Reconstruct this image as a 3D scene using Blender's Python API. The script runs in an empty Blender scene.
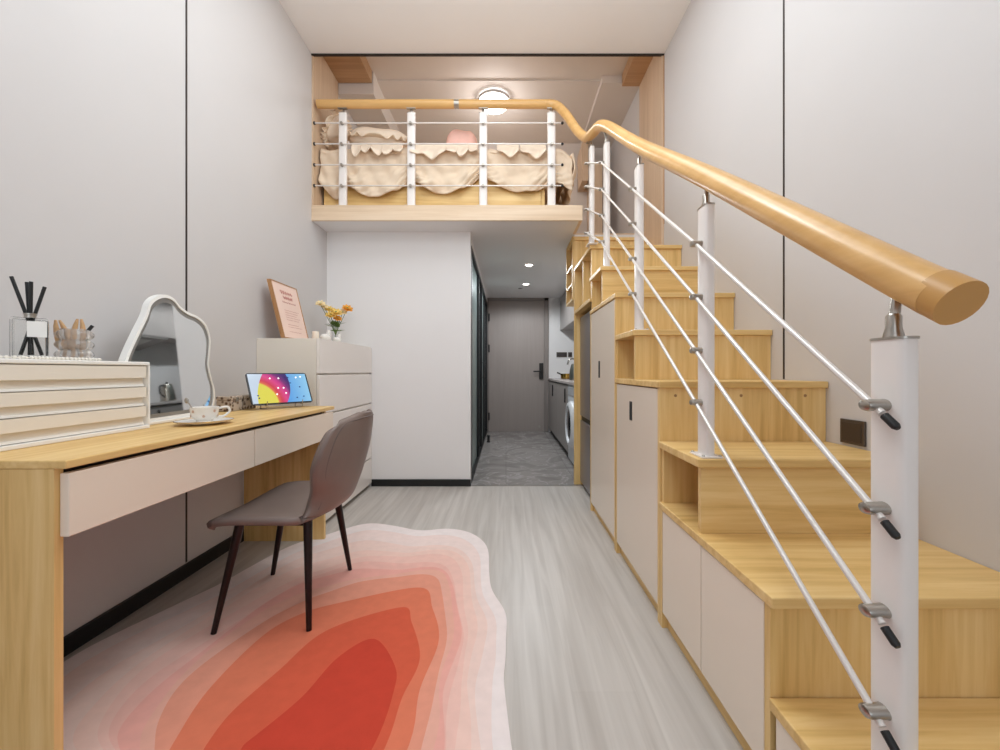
import bpy, bmesh, math, random
from mathutils import Vector, Matrix
random.seed(7)
PI = math.pi
sc = bpy.context.scene
COL = sc.collection

# ------------------------------------------------------------------ helpers
def lin(c):
    c = c / 255.0
    return c / 12.92 if c <= 0.04045 else ((c + 0.055) / 1.055) ** 2.4
def rgb(r, g, b): return (lin(r), lin(g), lin(b), 1.0)

def nodes(name):
    m = bpy.data.materials.new(name); m.use_nodes = True
    nt = m.node_tree
    return m, nt, nt.nodes['Principled BSDF']
def setp(b, **k):
    for a, v in k.items():
        b.inputs[a.replace('_', ' ')].default_value = v
def plain(name, col, rough=0.5, metal=0.0, var=0.03, scale=6.0, bump=0.0, spec=0.5):
    m, nt, b = nodes(name)
    setp(b, Roughness=rough, Metallic=metal)
    b.inputs['Specular IOR Level'].default_value = spec
    tc = nt.nodes.new('ShaderNodeTexCoord')
    n = nt.nodes.new('ShaderNodeTexNoise'); n.inputs['Scale'].default_value = scale; n.inputs['Detail'].default_value = 4
    nt.links.new(tc.outputs['Object'], n.inputs['Vector'])
    r = nt.nodes.new('ShaderNodeValToRGB')
    r.color_ramp.elements[0].position = 0.3; r.color_ramp.elements[1].position = 0.7
    r.color_ramp.elements[0].color = tuple(c * (1 - var) for c in col[:3]) + (1,)
    r.color_ramp.elements[1].color = tuple(min(1, c * (1 + var)) for c in col[:3]) + (1,)
    nt.links.new(n.outputs['Fac'], r.inputs['Fac'])
    nt.links.new(r.outputs['Color'], b.inputs['Base Color'])
    if bump:
        n2 = nt.nodes.new('ShaderNodeTexNoise'); n2.inputs['Scale'].default_value = scale * 25; n2.inputs['Detail'].default_value = 3
        nt.links.new(tc.outputs['Object'], n2.inputs['Vector'])
        bp = nt.nodes.new('ShaderNodeBump'); bp.inputs['Strength'].default_value = bump; bp.inputs['Distance'].default_value = 0.002
        nt.links.new(n2.outputs['Fac'], bp.inputs['Height']); nt.links.new(bp.outputs['Normal'], b.inputs['Normal'])
    return m
def wood(name, axis, dark, mid, light, rough=0.45, s=1.0, off=0.0):
    m, nt, b = nodes(name)
    setp(b, Roughness=rough)
    tc = nt.nodes.new('ShaderNodeTexCoord')
    mp = nt.nodes.new('ShaderNodeMapping')
    sc3 = [34 * s, 34 * s, 34 * s]; sc3['XYZ'.index(axis)] = 1.6 * s
    mp.inputs['Scale'].default_value = sc3; mp.inputs['Location'].default_value = (off, off * 1.3, off * .7)
    nt.links.new(tc.outputs['Object'], mp.inputs['Vector'])
    n = nt.nodes.new('ShaderNodeTexNoise'); n.inputs['Scale'].default_value = 1.0; n.inputs['Detail'].default_value = 6; n.inputs['Roughness'].default_value = .62
    n.inputs['Distortion'].default_value = .35
    nt.links.new(mp.outputs['Vector'], n.inputs['Vector'])
    mp2 = nt.nodes.new('ShaderNodeMapping')
    s2 = [7 * s, 7 * s, 7 * s]; s2['XYZ'.index(axis)] = .55 * s
    mp2.inputs['Scale'].default_value = s2
    nt.links.new(tc.outputs['Object'], mp2.inputs['Vector'])
    n2 = nt.nodes.new('ShaderNodeTexNoise'); n2.inputs['Scale'].default_value = 1.0; n2.inputs['Detail'].default_value = 3
    nt.links.new(mp2.outputs['Vector'], n2.inputs['Vector'])
    mx = nt.nodes.new('ShaderNodeMix'); mx.data_type = 'FLOAT'; mx.inputs[0].default_value = .36
    nt.links.new(n.outputs['Fac'], mx.inputs[2]); nt.links.new(n2.outputs['Fac'], mx.inputs[3])
    r = nt.nodes.new('ShaderNodeValToRGB')
    e = r.color_ramp.elements
    e[0].position = .36; e[0].color = dark; e[1].position = .63; e[1].color = light
    k = e.new(.49); k.color = mid
    nt.links.new(mx.outputs[0], r.inputs['Fac']); nt.links.new(r.outputs['Color'], b.inputs['Base Color'])
    return m
def glassy(name, col, rough=0.02, trans=1.0, ior=1.45):
    m, nt, b = nodes(name)
    setp(b, Roughness=rough, IOR=ior); b.inputs['Base Color'].default_value = col
    b.inputs['Transmission Weight'].default_value = trans
    return m
def glow(name, col, st):
    m, nt, b = nodes(name)
    b.inputs['Base Color'].default_value = col
    b.inputs['Emission Color'].default_value = col; b.inputs['Emission Strength'].default_value = st
    return m

class MB:
    def __init__(s): s.bm = bmesh.new(); s.mi = 0
    def _mark(s, before):
        for f in s.bm.faces:
            if f.index == -1 or f not in before: pass
    def faces(s, fs):
        for f in fs: f.material_index = s.mi
    def box(s, x0, x1, y0, y1, z0, z1, bev=0.0, seg=2):
        x0, x1 = min(x0, x1), max(x0, x1); y0, y1 = min(y0, y1), max(y0, y1); z0, z1 = min(z0, z1), max(z0, z1)
        vs = [s.bm.verts.new(p) for p in ((x0,y0,z0),(x1,y0,z0),(x1,y1,z0),(x0,y1,z0),(x0,y0,z1),(x1,y0,z1),(x1,y1,z1),(x0,y1,z1))]
        fs = [s.bm.faces.new([vs[i] for i in q]) for q in ((0,3,2,1),(4,5,6,7),(0,1,5,4),(1,2,6,5),(2,3,7,6),(3,0,4,7))]
        s.faces(fs)
        if bev:
            es = list({e for f in fs for e in f.edges})
            r = bmesh.ops.bevel(s.bm, geom=es, offset=bev, segments=seg, affect='EDGES', profile=.5)
            s.faces(r['faces'])
        return s
    def ring(s, c, u, v, ru, rv, n, pw=1.0):
        out = []
        for i in range(n):
            a = 2 * PI * i / n
            ca, sa = math.cos(a), math.sin(a)
            if pw != 1.0:
                ca = math.copysign(abs(ca) ** pw, ca); sa = math.copysign(abs(sa) ** pw, sa)
            out.append(s.bm.verts.new(c + u * (ru * ca) + v * (rv * sa)))
        return out
    def loft(s, rings, caps=True):
        for a, b in zip(rings[:-1], rings[1:]):
            n = len(a)
            s.faces([s.bm.faces.new([a[i], a[(i + 1) % n], b[(i + 1) % n], b[i]]) for i in range(n)])
        if caps:
            s.faces([s.bm.faces.new(list(reversed(rings[0]))), s.bm.faces.new(rings[-1])])
        return s
    def tube(s, pts, r, n=12, caps=True, rv=None):
        pts = [Vector(p) for p in pts]
        rr = r if isinstance(r, (list, tuple)) else [r] * len(pts)
        rings = []; up = None
        for i, p in enumerate(pts):
            d = (pts[min(i + 1, len(pts) - 1)] - pts[max(i - 1, 0)]).normalized()
            if up is None:
                up = Vector((0, 0, 1)) if abs(d.z) < .95 else Vector((0, 1, 0))
            u = d.cross(up).normalized(); v = u.cross(d).normalized(); up = v
            rings.append(s.ring(p, u, v, rr[i], rv if rv else rr[i], n))
        return s.loft(rings, caps)
    def cyl(s, p0, p1, r0, r1=None, n=16):
        return s.tube([p0, p1], [r0, r0 if r1 is None else r1], n)
    def lathe(s, prof, c, n=32, axis='Z', caps=True, squash=(1, 1)):
        c = Vector(c)
        A = {'Z': (Vector((1,0,0)), Vector((0,1,0)), Vector((0,0,1))), 'X': (Vector((0,1,0)), Vector((0,0,1)), Vector((1,0,0))), 'Y': (Vector((0,0,1)), Vector((1,0,0)), Vector((0,1,0)))}[axis]
        rings = [s.ring(c + A[2] * h, A[0], A[1], max(r, 1e-4) * squash[0], max(r, 1e-4) * squash[1], n) for r, h in prof]
        return s.loft(rings, caps)
    def ball(s, c, rx, ry=None, rz=None, n=14, m=9):
        ry = rx if ry is None else ry; rz = rx if rz is None else rz
        c = Vector(c); rings = []
        for j in range(m):
            t = -PI / 2 + PI * (j + .5) / m
            rings.append(s.ring(c + Vector((0, 0, rz * math.sin(t))), Vector((1,0,0)), Vector((0,1,0)), rx * math.cos(t), ry * math.cos(t), n))
        return s.loft(rings)
    def prism(s, poly, fn0, fn1):
        a = [s.bm.verts.new(fn0(*p)) for p in poly]; b = [s.bm.verts.new(fn1(*p)) for p in poly]
        return s.loft([a, b])
    def grid(s, fn, nu, nv, closed=False):
        vs = [[s.bm.verts.new(fn(i / (nu - (0 if closed else 1)), j / (nv - 1))) for i in range(nu)] for j in range(nv)]
        fs = []
        for j in range(nv - 1):
            for i in range(nu if closed else nu - 1):
                fs.append(s.bm.faces.new([vs[j][i], vs[j][(i + 1) % nu], vs[j + 1][(i + 1) % nu], vs[j + 1][i]]))
        s.faces(fs); return vs
    def build(s, name, mats, parent=None, smooth=None, recalc=True, thick=0.0, toff=-1.0):
        if recalc: bmesh.ops.recalc_face_normals(s.bm, faces=s.bm.faces)
        me = bpy.data.meshes.new(name); s.bm.to_mesh(me); s.bm.free()
        for m in (mats if isinstance(mats, (list, tuple)) else [mats]): me.materials.append(m)
        o = bpy.data.objects.new(name, me); COL.objects.link(o)
        if smooth:
            for p in me.polygons: p.use_smooth = True
            try: me.set_sharp_from_angle(angle=math.radians(smooth))
            except Exception: pass
        if thick:
            md = o.modifiers.new('Solidify', 'SOLIDIFY'); md.thickness = thick; md.offset = toff
        if parent is not None:
            o.parent = parent
            o.matrix_parent_inverse = WM[parent.name].inverted()
        WM[o.name] = Matrix.Identity(4)
        return o
WM = {}
def thing(name, label, cat, loc, group=None):
    o = bpy.data.objects.new(name, None); COL.objects.link(o)
    o.location = loc; o.empty_display_size = .1
    o['label'] = label; o['category'] = cat
    if group: o['group'] = group
    WM[o.name] = Matrix.Translation(Vector(loc))
    return o
def tag(o, label, cat, group=None):
    o['label'] = label; o['category'] = cat
    if group: o['group'] = group
    return o
def struct(o, label=None, cat=None):
    o['kind'] = 'structure'
    if label: o['label'] = label
    if cat: o['category'] = cat
    return o
def smooth_path(pts, n=8):
    pts = [Vector(p) for p in pts]; out = []
    for i in range(len(pts) - 1):
        p0, p1, p2, p3 = pts[max(i - 1, 0)], pts[i], pts[i + 1], pts[min(i + 2, len(pts) - 1)]
        for k in range(n):
            t = k / n
            out.append(.5 * ((2 * p1) + (-p0 + p2) * t + (2 * p0 - 5 * p1 + 4 * p2 - p3) * t * t + (-p0 + 3 * p1 - 3 * p2 + p3) * t ** 3))
    out.append(pts[-1]); return out
def cr(vals, t):
    n = len(vals) - 1; x = min(max(t, 0), 1) * n; i = min(int(x), n - 1); f = x - i
    p0, p1, p2, p3 = vals[max(i - 1, 0)], vals[i], vals[i + 1], vals[min(i + 2, n)]
    return .5 * ((2 * p1) + (-p0 + p2) * f + (2 * p0 - 5 * p1 + 4 * p2 - p3) * f * f + (-p0 + 3 * p1 - 3 * p2 + p3) * f ** 3)

# ------------------------------------------------------------------ materials
OD, OM, OL = rgb(205, 165, 98), rgb(226, 188, 122), rgb(238, 205, 144)
OAKX = wood('oak_x', 'X', OD, OM, OL); OAKY = wood('oak_y', 'Y', OD, OM, OL); OAKZ = wood('oak_z', 'Z', OD, OM, OL)
DECKOAK = wood('pale_oak', 'X', rgb(214, 186, 154), rgb(226, 200, 170), rgb(234, 211, 184))
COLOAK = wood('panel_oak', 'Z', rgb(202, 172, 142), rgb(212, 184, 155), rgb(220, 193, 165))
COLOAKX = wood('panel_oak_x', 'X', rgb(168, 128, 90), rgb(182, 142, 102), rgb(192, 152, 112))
WALL = plain('wall_paint', rgb(209, 205, 204), .6, var=.012, scale=2.2)
CEIL = plain('ceiling_paint', rgb(244, 240, 237), .7, var=.01, scale=2)
WHITEWALL = plain('white_wall', rgb(236, 233, 232), .6, var=.01, scale=2)
LOFTWALL = plain('loft_paint', rgb(218, 208, 200), .7, var=.02, scale=2)
BLACK = plain('black_skirting', rgb(16, 16, 17), .45, var=.1)
GROOVE = plain('groove_metal', rgb(62, 55, 52), .4, .6)
GREIGE = plain('greige_gloss', rgb(238, 223, 206), .16, var=.012, scale=1.5)
WHITELAC = plain('white_lacquer', rgb(240, 233, 227), .22, var=.012, scale=1.5)
CREAMLAC = plain('cream_lacquer', rgb(236, 228, 216), .3, var=.012, scale=1.5)
POSTWHITE = plain('white_powder_coat', rgb(236, 229, 224), .35, var=.01)
STEEL = plain('brushed_steel', rgb(176, 170, 162), .28, 1.0, var=.08, scale=20)
RODM = plain('white_rod', rgb(228, 222, 217), .3, .3, var=.02)
RUBBER = plain('black_rubber', rgb(22, 22, 23), .5, var=.1)
RAILWOOD = wood('rail_wood', 'Y', rgb(208, 160, 96), rgb(218, 171, 107), rgb(226, 180, 118), rough=.28)
RAILX = wood('rail_wood_x', 'X', rgb(208, 160, 96), rgb(218, 171, 107), rgb(226, 180, 118), rough=.28)
RAILCAP = plain('rail_cap', rgb(196, 146, 80), .35, var=.02)
LEATHER = plain('taupe_leather', rgb(126, 110, 103), .42, var=.05, scale=9, bump=.25)
LEGM = plain('dark_leg', rgb(40, 30, 30), .35, .5, var=.08)
DARKGAP = plain('dark_gap', rgb(46, 40, 38), .6)
HANDLE = plain('black_handle', rgb(22, 20, 20), .4)
STEELGREY = plain('fridge_grey', rgb(140, 135, 140), .3, .5, var=.03)
DOORM = wood('door_laminate', 'Z', rgb(160, 148, 142), rgb(163, 151, 145), rgb(166, 154, 148), rough=.5)
DOORFR = plain('door_frame', rgb(140, 130, 125), .45)
FABRIC = plain('cream_fabric', rgb(234, 213, 188), .85, var=.04, scale=10, bump=.3)
FABRICL = plain('pale_fabric', rgb(236, 217, 196), .85, var=.03, scale=10, bump=.3)
PINK = plain('pink_fabric', rgb(246, 198, 184), .9, var=.05, scale=20, bump=.4)
CERAM = plain('white_ceramic', rgb(238, 234, 228), .18, var=.02)
CANDLE = plain('cream_wax', rgb(236, 222, 204), .5)
GLASS = glassy('clear_glass', (.97, .98, .98, 1))
CLEAR = glassy('thin_clear_glass', (.99, .99, .98, 1), .03, 1.0, 1.22)
FROST = glassy('green_grey_glass', rgb(150, 166, 164), .25, .12)
DKGLASS = glassy('dark_glass', rgb(70, 80, 84), .08, .35)
MIRROR = plain('mirror', rgb(225, 228, 228), .03, 1.0, var=.0)
MIRBAND = plain('frosted_band', rgb(150, 148, 145), .3, .5, var=.02)
LED = plain('white_frame', rgb(244, 242, 238), .35, var=.01)
PINKPAPER = plain('pink_paper', rgb(243, 214, 200), .6, var=.02)
INK = plain('rose_ink', rgb(196, 140, 130), .6)
FRAMEW = wood('frame_wood', 'Z', rgb(160, 112, 68), rgb(178, 130, 84), rgb(190, 144, 98))
STEM = plain('stem_green', rgb(96, 120, 52), .5, var=.15, scale=30)
PETAL = plain('yellow_petal', rgb(244, 208, 116), .6, var=.08, scale=40)
PETALO = plain('orange_petal', rgb(238, 168, 60), .6, var=.08, scale=40)
PETALP = plain('pale_petal', rgb(248, 226, 178), .6, var=.05, scale=40)
CLIPB = plain('tortoise_clip', rgb(206, 164, 118), .35, var=.15, scale=40)
BRASS = plain('brass', rgb(190, 152, 78), .25, 1.0, var=.08)
PEARL = plain('pearl', rgb(240, 234, 224), .2, var=.02)
SOCKET = plain('bronze_plate', rgb(84, 74, 66), .4, .3)
WHITEAPP = plain('white_appliance', rgb(226, 228, 232), .3)
LAMPON = glow('lamp_on', (1, .97, .92, 1), 9.0)
SPOTON = glow('spot_on', (1, .95, .88, 1), 14.0)

def floor_mat():
    m, nt, b = nodes('grey_oak_planks'); setp(b, Roughness=.38)
    tc = nt.nodes.new('ShaderNodeTexCoord')
    mp = nt.nodes.new('ShaderNodeMapping'); mp.inputs['Rotation'].default_value = (0, 0, PI / 2)
    nt.links.new(tc.outputs['Object'], mp.inputs['Vector'])
    br = nt.nodes.new('ShaderNodeTexBrick'); br.offset = .37; br.inputs['Scale'].default_value = 1.0
    br.inputs['Brick Width'].default_value = 1.22; br.inputs['Row Height'].default_value = .195
    br.inputs['Mortar Size'].default_value = .0012; br.inputs['Mortar Smooth'].default_value = .6
    br.inputs['Color1'].default_value = (.47, .47, .47, 1); br.inputs['Color2'].default_value = (.56, .56, .56, 1); br.inputs['Mortar'].default_value = (.36, .36, .36, 1)
    nt.links.new(mp.outputs['Vector'], br.inputs['Vector'])
    mp2 = nt.nodes.new('ShaderNodeMapping'); mp2.inputs['Scale'].default_value = (30, 1.3, 1)
    nt.links.new(tc.outputs['Object'], mp2.inputs['Vector'])
    n = nt.nodes.new('ShaderNodeTexNoise'); n.inputs['Scale'].default_value = 1; n.inputs['Detail'].default_value = 6; n.inputs['Distortion'].default_value = .6
    nt.links.new(mp2.outputs['Vector'], n.inputs['Vector'])
    mx = nt.nodes.new('ShaderNodeMix'); mx.data_type = 'FLOAT'; mx.inputs[0].default_value = .62
    nt.links.new(br.outputs['Color'], mx.inputs[2]); nt.links.new(n.outputs['Fac'], mx.inputs[3])
    r = nt.nodes.new('ShaderNodeValToRGB'); e = r.color_ramp.elements
    e[0].position = .34; e[0].color = rgb(176, 168, 161); e[1].position = .66; e[1].color = rgb(206, 200, 194)
    nt.links.new(mx.outputs[0], r.inputs['Fac']); nt.links.new(r.outputs['Color'], b.inputs['Base Color'])
    return m
def tile_mat():
    m, nt, b = nodes('grey_marble_tiles'); setp(b, Roughness=.22)
    tc = nt.nodes.new('ShaderNodeTexCoord')
    n = nt.nodes.new('ShaderNodeTexNoise'); n.inputs['Scale'].default_value = 2.4; n.inputs['Detail'].default_value = 8; n.inputs['Distortion'].default_value = 2.4
    nt.links.new(tc.outputs['Object'], n.inputs['Vector'])
    r = nt.nodes.new('ShaderNodeValToRGB'); e = r.color_ramp.elements
    e[0].position = .3; e[0].color = rgb(132, 126, 124); e[1].position = .8; e[1].color = rgb(164, 158, 155)
    k = e.new(.5); k.color = rgb(150, 144, 141); k = e.new(.52); k.color = rgb(178, 174, 172); k = e.new(.545); k.color = rgb(150, 144, 141)
    nt.links.new(n.outputs['Fac'], r.inputs['Fac'])
    br = nt.nodes.new('ShaderNodeTexBrick'); br.offset = 0; br.inputs['Scale'].default_value = 1
    br.inputs['Brick Width'].default_value = .6; br.inputs['Row Height'].default_value = .6; br.inputs['Mortar Size'].default_value = .002
    br.inputs['Color1'].default_value = (1, 1, 1, 1); br.inputs['Color2'].default_value = (1, 1, 1, 1); br.inputs['Mortar'].default_value = (.62, .6, .6, 1)
    nt.links.new(tc.outputs['Object'], br.inputs['Vector'])
    mx = nt.nodes.new('ShaderNodeMix'); mx.data_type = 'RGBA'; mx.blend_type = 'MULTIPLY'; mx.inputs[0].default_value = 1
    nt.links.new(r.outputs['Color'], mx.inputs[6]); nt.links.new(br.outputs['Color'], mx.inputs[7])
    nt.links.new(mx.outputs[2], b.inputs['Base Color'])
    return m
FLOORM, TILEM = floor_mat(), tile_mat()

# ------------------------------------------------------------------ dimensions (metres; camera stands at x = y = 0)
XL, XR = -1.488, 1.21
ZC, ZS, ZD = 3.38, 2.109, 2.224        # room ceiling, hall soffit, loft deck top
YL, YB, YE, YBK = 3.135, 3.405, 6.50, -1.9   # loft front, bathroom wall, entrance wall, back wall
YLB = 4.74                              # loft back wall
HX = -.295                              # left side of the hall

# ------------------------------------------------------------------ the setting
struct(MB().box(XL, XR, YBK, YB, -.05, 0).build('floor', FLOORM))
struct(MB().box(HX - .06, XR, YB, YE, -.05, -.001).build('floor_hall', TILEM))
struct(MB().box(XL - .1, XL, YBK, YE, -.05, 3.75).build('wall_left', WALL))
struct(MB().box(XR, XR + .1, YBK, YE, -.05, 3.75).build('wall_right', WALL))
struct(MB().box(XL, XR, YBK, YL, ZC, ZC + .37).build('ceiling', CEIL))
c = MB().box(XL, XR, YL, 3.72, 3.60, 3.75); c.box(XL, XR, 3.72, YLB, 3.585, 3.75)
struct(c.build('ceiling_loft', LOFTWALL))
struct(MB().box(XL, XR, YLB, YLB + .1, ZD, 3.75).build('wall_loft', LOFTWALL))
struct(MB().box(XL, HX, YB, YB + .08, 0, ZS).build('wall_bathroom', WHITEWALL))
w = MB(); w.box(HX - .08, HX, YB + .08, YE, 2.02, ZS)
struct(w.build('wall_hall', WHITEWALL))
w = MB(); w.box(XL, XR, YE + .06, YE + .1, -.05, 2.4); w.box(XL, -.33, YE, YE + .06, -.05, ZS); w.box(.672, XR, YE, YE + .06, -.05, ZS); w.box(-.33, .672, YE, YE + .06, 2.125, ZS)
struct(w.build('wall_entrance', WHITEWALL))
# back wall with the tall window that lights the room from behind the viewer
w = MB(); w.box(XL, -1.3, YBK - .1, YBK, -.05, 3.75); w.box(1.05, XR, YBK - .1, YBK, -.05, 3.75); w.box(-1.3, 1.05, YBK - .1, YBK, -.05, .1); w.box(-1.3, 1.05, YBK - .1, YBK, 3.0, 3.75)
struct(w.build('wall_back', WALL))
w = MB(); w.box(-1.3, 1.05, YBK - .08, YBK - .03, .1, .15); w.box(-1.3, 1.05, YBK - .08, YBK - .03, 2.95, 3.0)
for x in (-1.3, -.15, 1.0): w.box(x, x + .05, YBK - .08, YBK - .03, .15, 2.95)
struct(w.build('window_1', POSTWHITE))
# loft slab: soffit, oak fascia, deck
d = MB(); d.box(XL, .58, YL + .02, YE, ZS, ZD - .012); d.box(.58, XR, 3.78, YE, ZS, ZD - .012)
struct(d.build('ceiling_hall', WHITEWALL))
d = MB(); d.box(XL, .58, YL + .02, YLB, ZD - .012, ZD); d.box(.58, XR, 3.78, YLB, ZD - .012, ZD)
struct(d.build('floor_loft', DECKOAK))
d = MB(); d.box(XL, .585, YL, YL + .02, ZS - .002, ZD, .001); d.box(.562, .585, YL + .02, 3.45, ZS - .002, ZD)
struct(d.build('trim_1', DECKOAK))
# oak lined portal of the loft opening
d = MB(); d.box(XL, XL + .012, YL + .004, 3.61, ZD, 3.60)
struct(d.build('trim_2', COLOAK))
d = MB(); d.box(XR - .02, XR, YL + .004, 3.66, 1.83, 3.60)
struct(d.build('trim_3', COLOAK))
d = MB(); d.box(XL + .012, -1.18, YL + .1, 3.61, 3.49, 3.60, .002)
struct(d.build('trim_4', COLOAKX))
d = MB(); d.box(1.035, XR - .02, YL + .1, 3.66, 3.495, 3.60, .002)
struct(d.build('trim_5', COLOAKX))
d = MB(); d.box(XL, XR, YL - .004, YL + .012, ZC - .012, ZC - .0005)
struct(d.build('trim_6', GROOVE))
d = MB(); d.box(XR - .004, XR, YL - .004, YL + .004, 2.08, ZC - .012)
struct(d.build('trim_7', FRAMEW))
# grooves between the wall panels
struct(MB().box(XL, XL + .0015, 1.903, 1.913, .065, ZC).build('trim_8', GROOVE))
struct(MB().box(XR - .0015, XR, 1.780, 1.790, .92, ZC).build('trim_9', GROOVE))
# plaster beams in the loft
struct(MB().box(XL, -1.17, 3.62, YLB, 3.40, 3.60).build('trim_10', LOFTWALL))
struct(MB().box(.86, XR, 3.67, YLB, 3.535, 3.60).build('trim_11', LOFTWALL))
# skirtings
struct(MB().box(XL, XL + .016, YBK, 2.44, 0, .062, .002).build('baseboard_left', BLACK))
struct(MB().box(-1.115, HX + .004, YB - .014, YB, 0, .057, .002).build('baseboard_bathroom', BLACK))
# thin metal strip where planks meet tiles
struct(MB().box(HX, .58, YB - .006, YB + .008, 0, .002).build('trim_12', STEEL))

# entrance door
dr = bpy.data.objects.new('door_1', None); COL.objects.link(dr); dr.location = (.16, YE, 0); WM['door_1'] = Matrix.Translation((.16, YE, 0)); struct(dr)
f = MB(); f.box(-.295, -.268, YE - .03, YE + .05, 0, 2.12, .003); f.box(.602, .672, YE - .03, YE + .05, 0, 2.12, .003); f.box(-.295, .672, YE - .03, YE + .05, 2.062, 2.125, .003)
f.build('door_frame', DOORFR, dr)
lf = MB(); lf.box(-.267, .601, YE - .012, YE + .035, 0, 2.061, .001)
leaf = lf.build('door_leaf', DOORM, dr)
l = MB(); l.box(.525, .588, YE - .04, YE - .012, .83, 1.08, .006)
lk = l.build('lock_plate', HANDLE, leaf)
l = MB(); l.cyl((.556, YE - .04, .95), (.556, YE - .075, .95), .013); l.tube([(.556, YE - .07, .95), (.5, YE - .072, .95), (.43, YE - .07, .948)], .011)
l.build('lever', HANDLE, leaf, 40)
for z in (.24, 1.31, 1.80): MB().cyl((-.268, YE - .035, z - .06), (-.268, YE - .035, z + .06), .012).build('hinge', HANDLE, leaf, 40)
MB().cyl((.53, YE - .02, .075), (.53, YE - .012, .075), .018).build('lock_rosette', STEEL, leaf, 40)

# bathroom sliding glass door along the hall
dr = bpy.data.objects.new('door_2', None); COL.objects.link(dr); dr.location = (HX, 5, 0); WM['door_2'] = Matrix.Translation((HX, 5, 0)); struct(dr)
f = MB(); f.box(HX - .05, HX + .004, YB + .08, YE - .06, 1.985, 2.02); f.box(HX - .05, HX + .004, YB + .08, YE - .06, 0, .03)
for y in (YB + .082, 4.42, 5.0, 5.62, YE - .1): f.box(HX - .05, HX + .004, y, y + .05, .03, 1.985)
f.build('door_frame', BLACK, dr)
for a, b, m in ((YB + .13, 4.42, FROST), (4.47, 5.0, DKGLASS), (5.05, 5.62, FROST), (5.67, YE - .1, DKGLASS)):
    MB().box(HX - .03, HX - .02, a, b, .03, 1.985).build('glass_pane', m, dr)
h = MB(); h.tube([(HX + .004, 4.95, .88), (HX + .03, 4.95, .88), (HX + .03, 4.95, 1.06), (HX + .004, 4.95, 1.06)], .008)
h.build('pull_handle', HANDLE, dr, 40)
MB().box(XL, HX - .3, YB + .3, YB + .34, 0, ZS).build('inner_wall', LOFTWALL, dr)
# door stop on the tiles
s = MB(); s.lathe([(.022, 0), (.022, .012), (.016, .02), (.016, .075), (.02, .08), (.02, .092), (.012, .098)], (HX + .06, 5.5, -.001), 18)
tag(s.build('door_stop', RUBBER, None, 40), 'small black door stop on the grey tiles near the glass door', 'door stop')

# ------------------------------------------------------------------ stair cabinets
e = [None, .886, 1.225, 1.535, 1.857, 2.16, 2.497, 2.81, 3.475]
zt = [.240, .464, .690, .916, 1.142, 1.368, 1.594, 1.820, 2.09]
XT, XD = .575, .588          # tread edge, door plane
XW = XR - .002
TB = .025
def tread(n, y0, y1, par, x0=XT, m=None): return MB().box(x0, XW, y0, y1, zt[n] - TB, zt[n], .003).build('tread', m or OAKX, par)
def riser(n, y, z0, par, m): return MB().box(XD + .002, XW, y + .014, y + .034, z0, zt[n] - TB - .0005).build('riser', m, par)
def door(y0, y1, z0, z1, par, hy=None, hz=None, hl=.1):
    o = MB().box(XD - .008, XD + .01, y0, y1, z0, z1, .002).build('cabinet_door', GREIGE, par)
    if hy:
        MB().box(XD - .0095, XD - .004, hy - .02, hy + .02, hz - hl / 2, hz + hl / 2, .002).build('recessed_handle', HANDLE, o)
def unit(nlow, yend, label, doors, rm, rm2, name='stair_cabinet'):
    n = nlow; y0 = e[n]
    t = thing(name, label, 'stair cabinet', ((XT + XW) / 2, y0, 0), 'stepped oak stair cabinets')
    tread(n, y0, yend - .001, t)
    riser(n, y0, 0, t, rm)
    MB().box(XD - .008, XD + .002, y0 + .014, y0 + .034, 0, zt[n] - TB - .001).build('edge_strip', OAKZ, t)
    MB().box(XD - .008, XW, yend - .0225, yend - .002, 0, zt[n] - TB - .001).build('side_panel', OAKZ, t)
    MB().box(XD + .012, XD + .03, y0 + .036, yend - .024, 0, .056).build('plinth', OAKY, t)
    for a in doors: door(*a[:4], t, *a[4:])
    if n + 1 <= 6:
        k = n + 1
        tread(k, e[k], yend - .001, t)
        riser(k, e[k], zt[n] + .0005, t, rm2)
        b = MB(); b.box(.94, .955, e[k] + .035, yend - .003, zt[n] + .0005, zt[k] - TB - .001); b.build('cubby_back', OAKY, t)
        b = MB(); b.box(XD, .94, yend - .02, yend - .003, zt[n] + .0005, zt[k] - TB - .001); b.build('cubby_side', OAKZ, t)
    return t
# lowest step, running out of the frame towards the viewer
t = thing('stair_cabinet', 'lowest step of the stair cabinets, low greige front under the white post', 'stair cabinet', (.88, .4, 0), 'stepped oak stair cabinets')
MB().box(XT, XW, .40, e[1] + .012, zt[0] - TB, zt[0], .003).build('tread', OAKX, t)
MB().box(XD + .002, XW, .414, .434, 0, zt[0] - TB).build('riser', OAKX, t)
door(.436, e[1] - .004, .06, zt[0] - TB - .004, t)
MB().box(XD + .012, XD + .03, .436, e[1], 0, .056).build('plinth', OAKY, t)
unit(1, e[3] + .012, 'low two-door stair cabinet with the wide bare second step and small open cubby behind it',
     [(e[1] + .037, 1.219, .06, zt[1] - TB - .004), (1.223, e[3] - .014, .06, zt[1] - TB - .004)], OAKZ, OAKX)
tb = unit(3, e[5] + .012, 'mid-height greige stair cabinet with one handled door and three screw caps on its riser',
     [(e[3] + .037, e[5] - .014, .06, zt[3] - TB - .004, 1.905, .77, .088)], OAKZ, OAKZ)
for px in (.64, .888, 1.13): MB().cyl((px, e[3] + .0125, .862), (px, e[3] + .016, .862), .0055).build('screw_cap', plain('screw_cap', rgb(160, 120, 76), .5), tb)
unit(5, e[7] + .012, 'tall narrow greige stair cabinet with a handled door beside the fridge',
     [(e[5] + .037, e[7] - .014, .06, zt[5] - TB - .004, 2.55, .965, .105)], OAKZ, OAKX)
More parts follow.
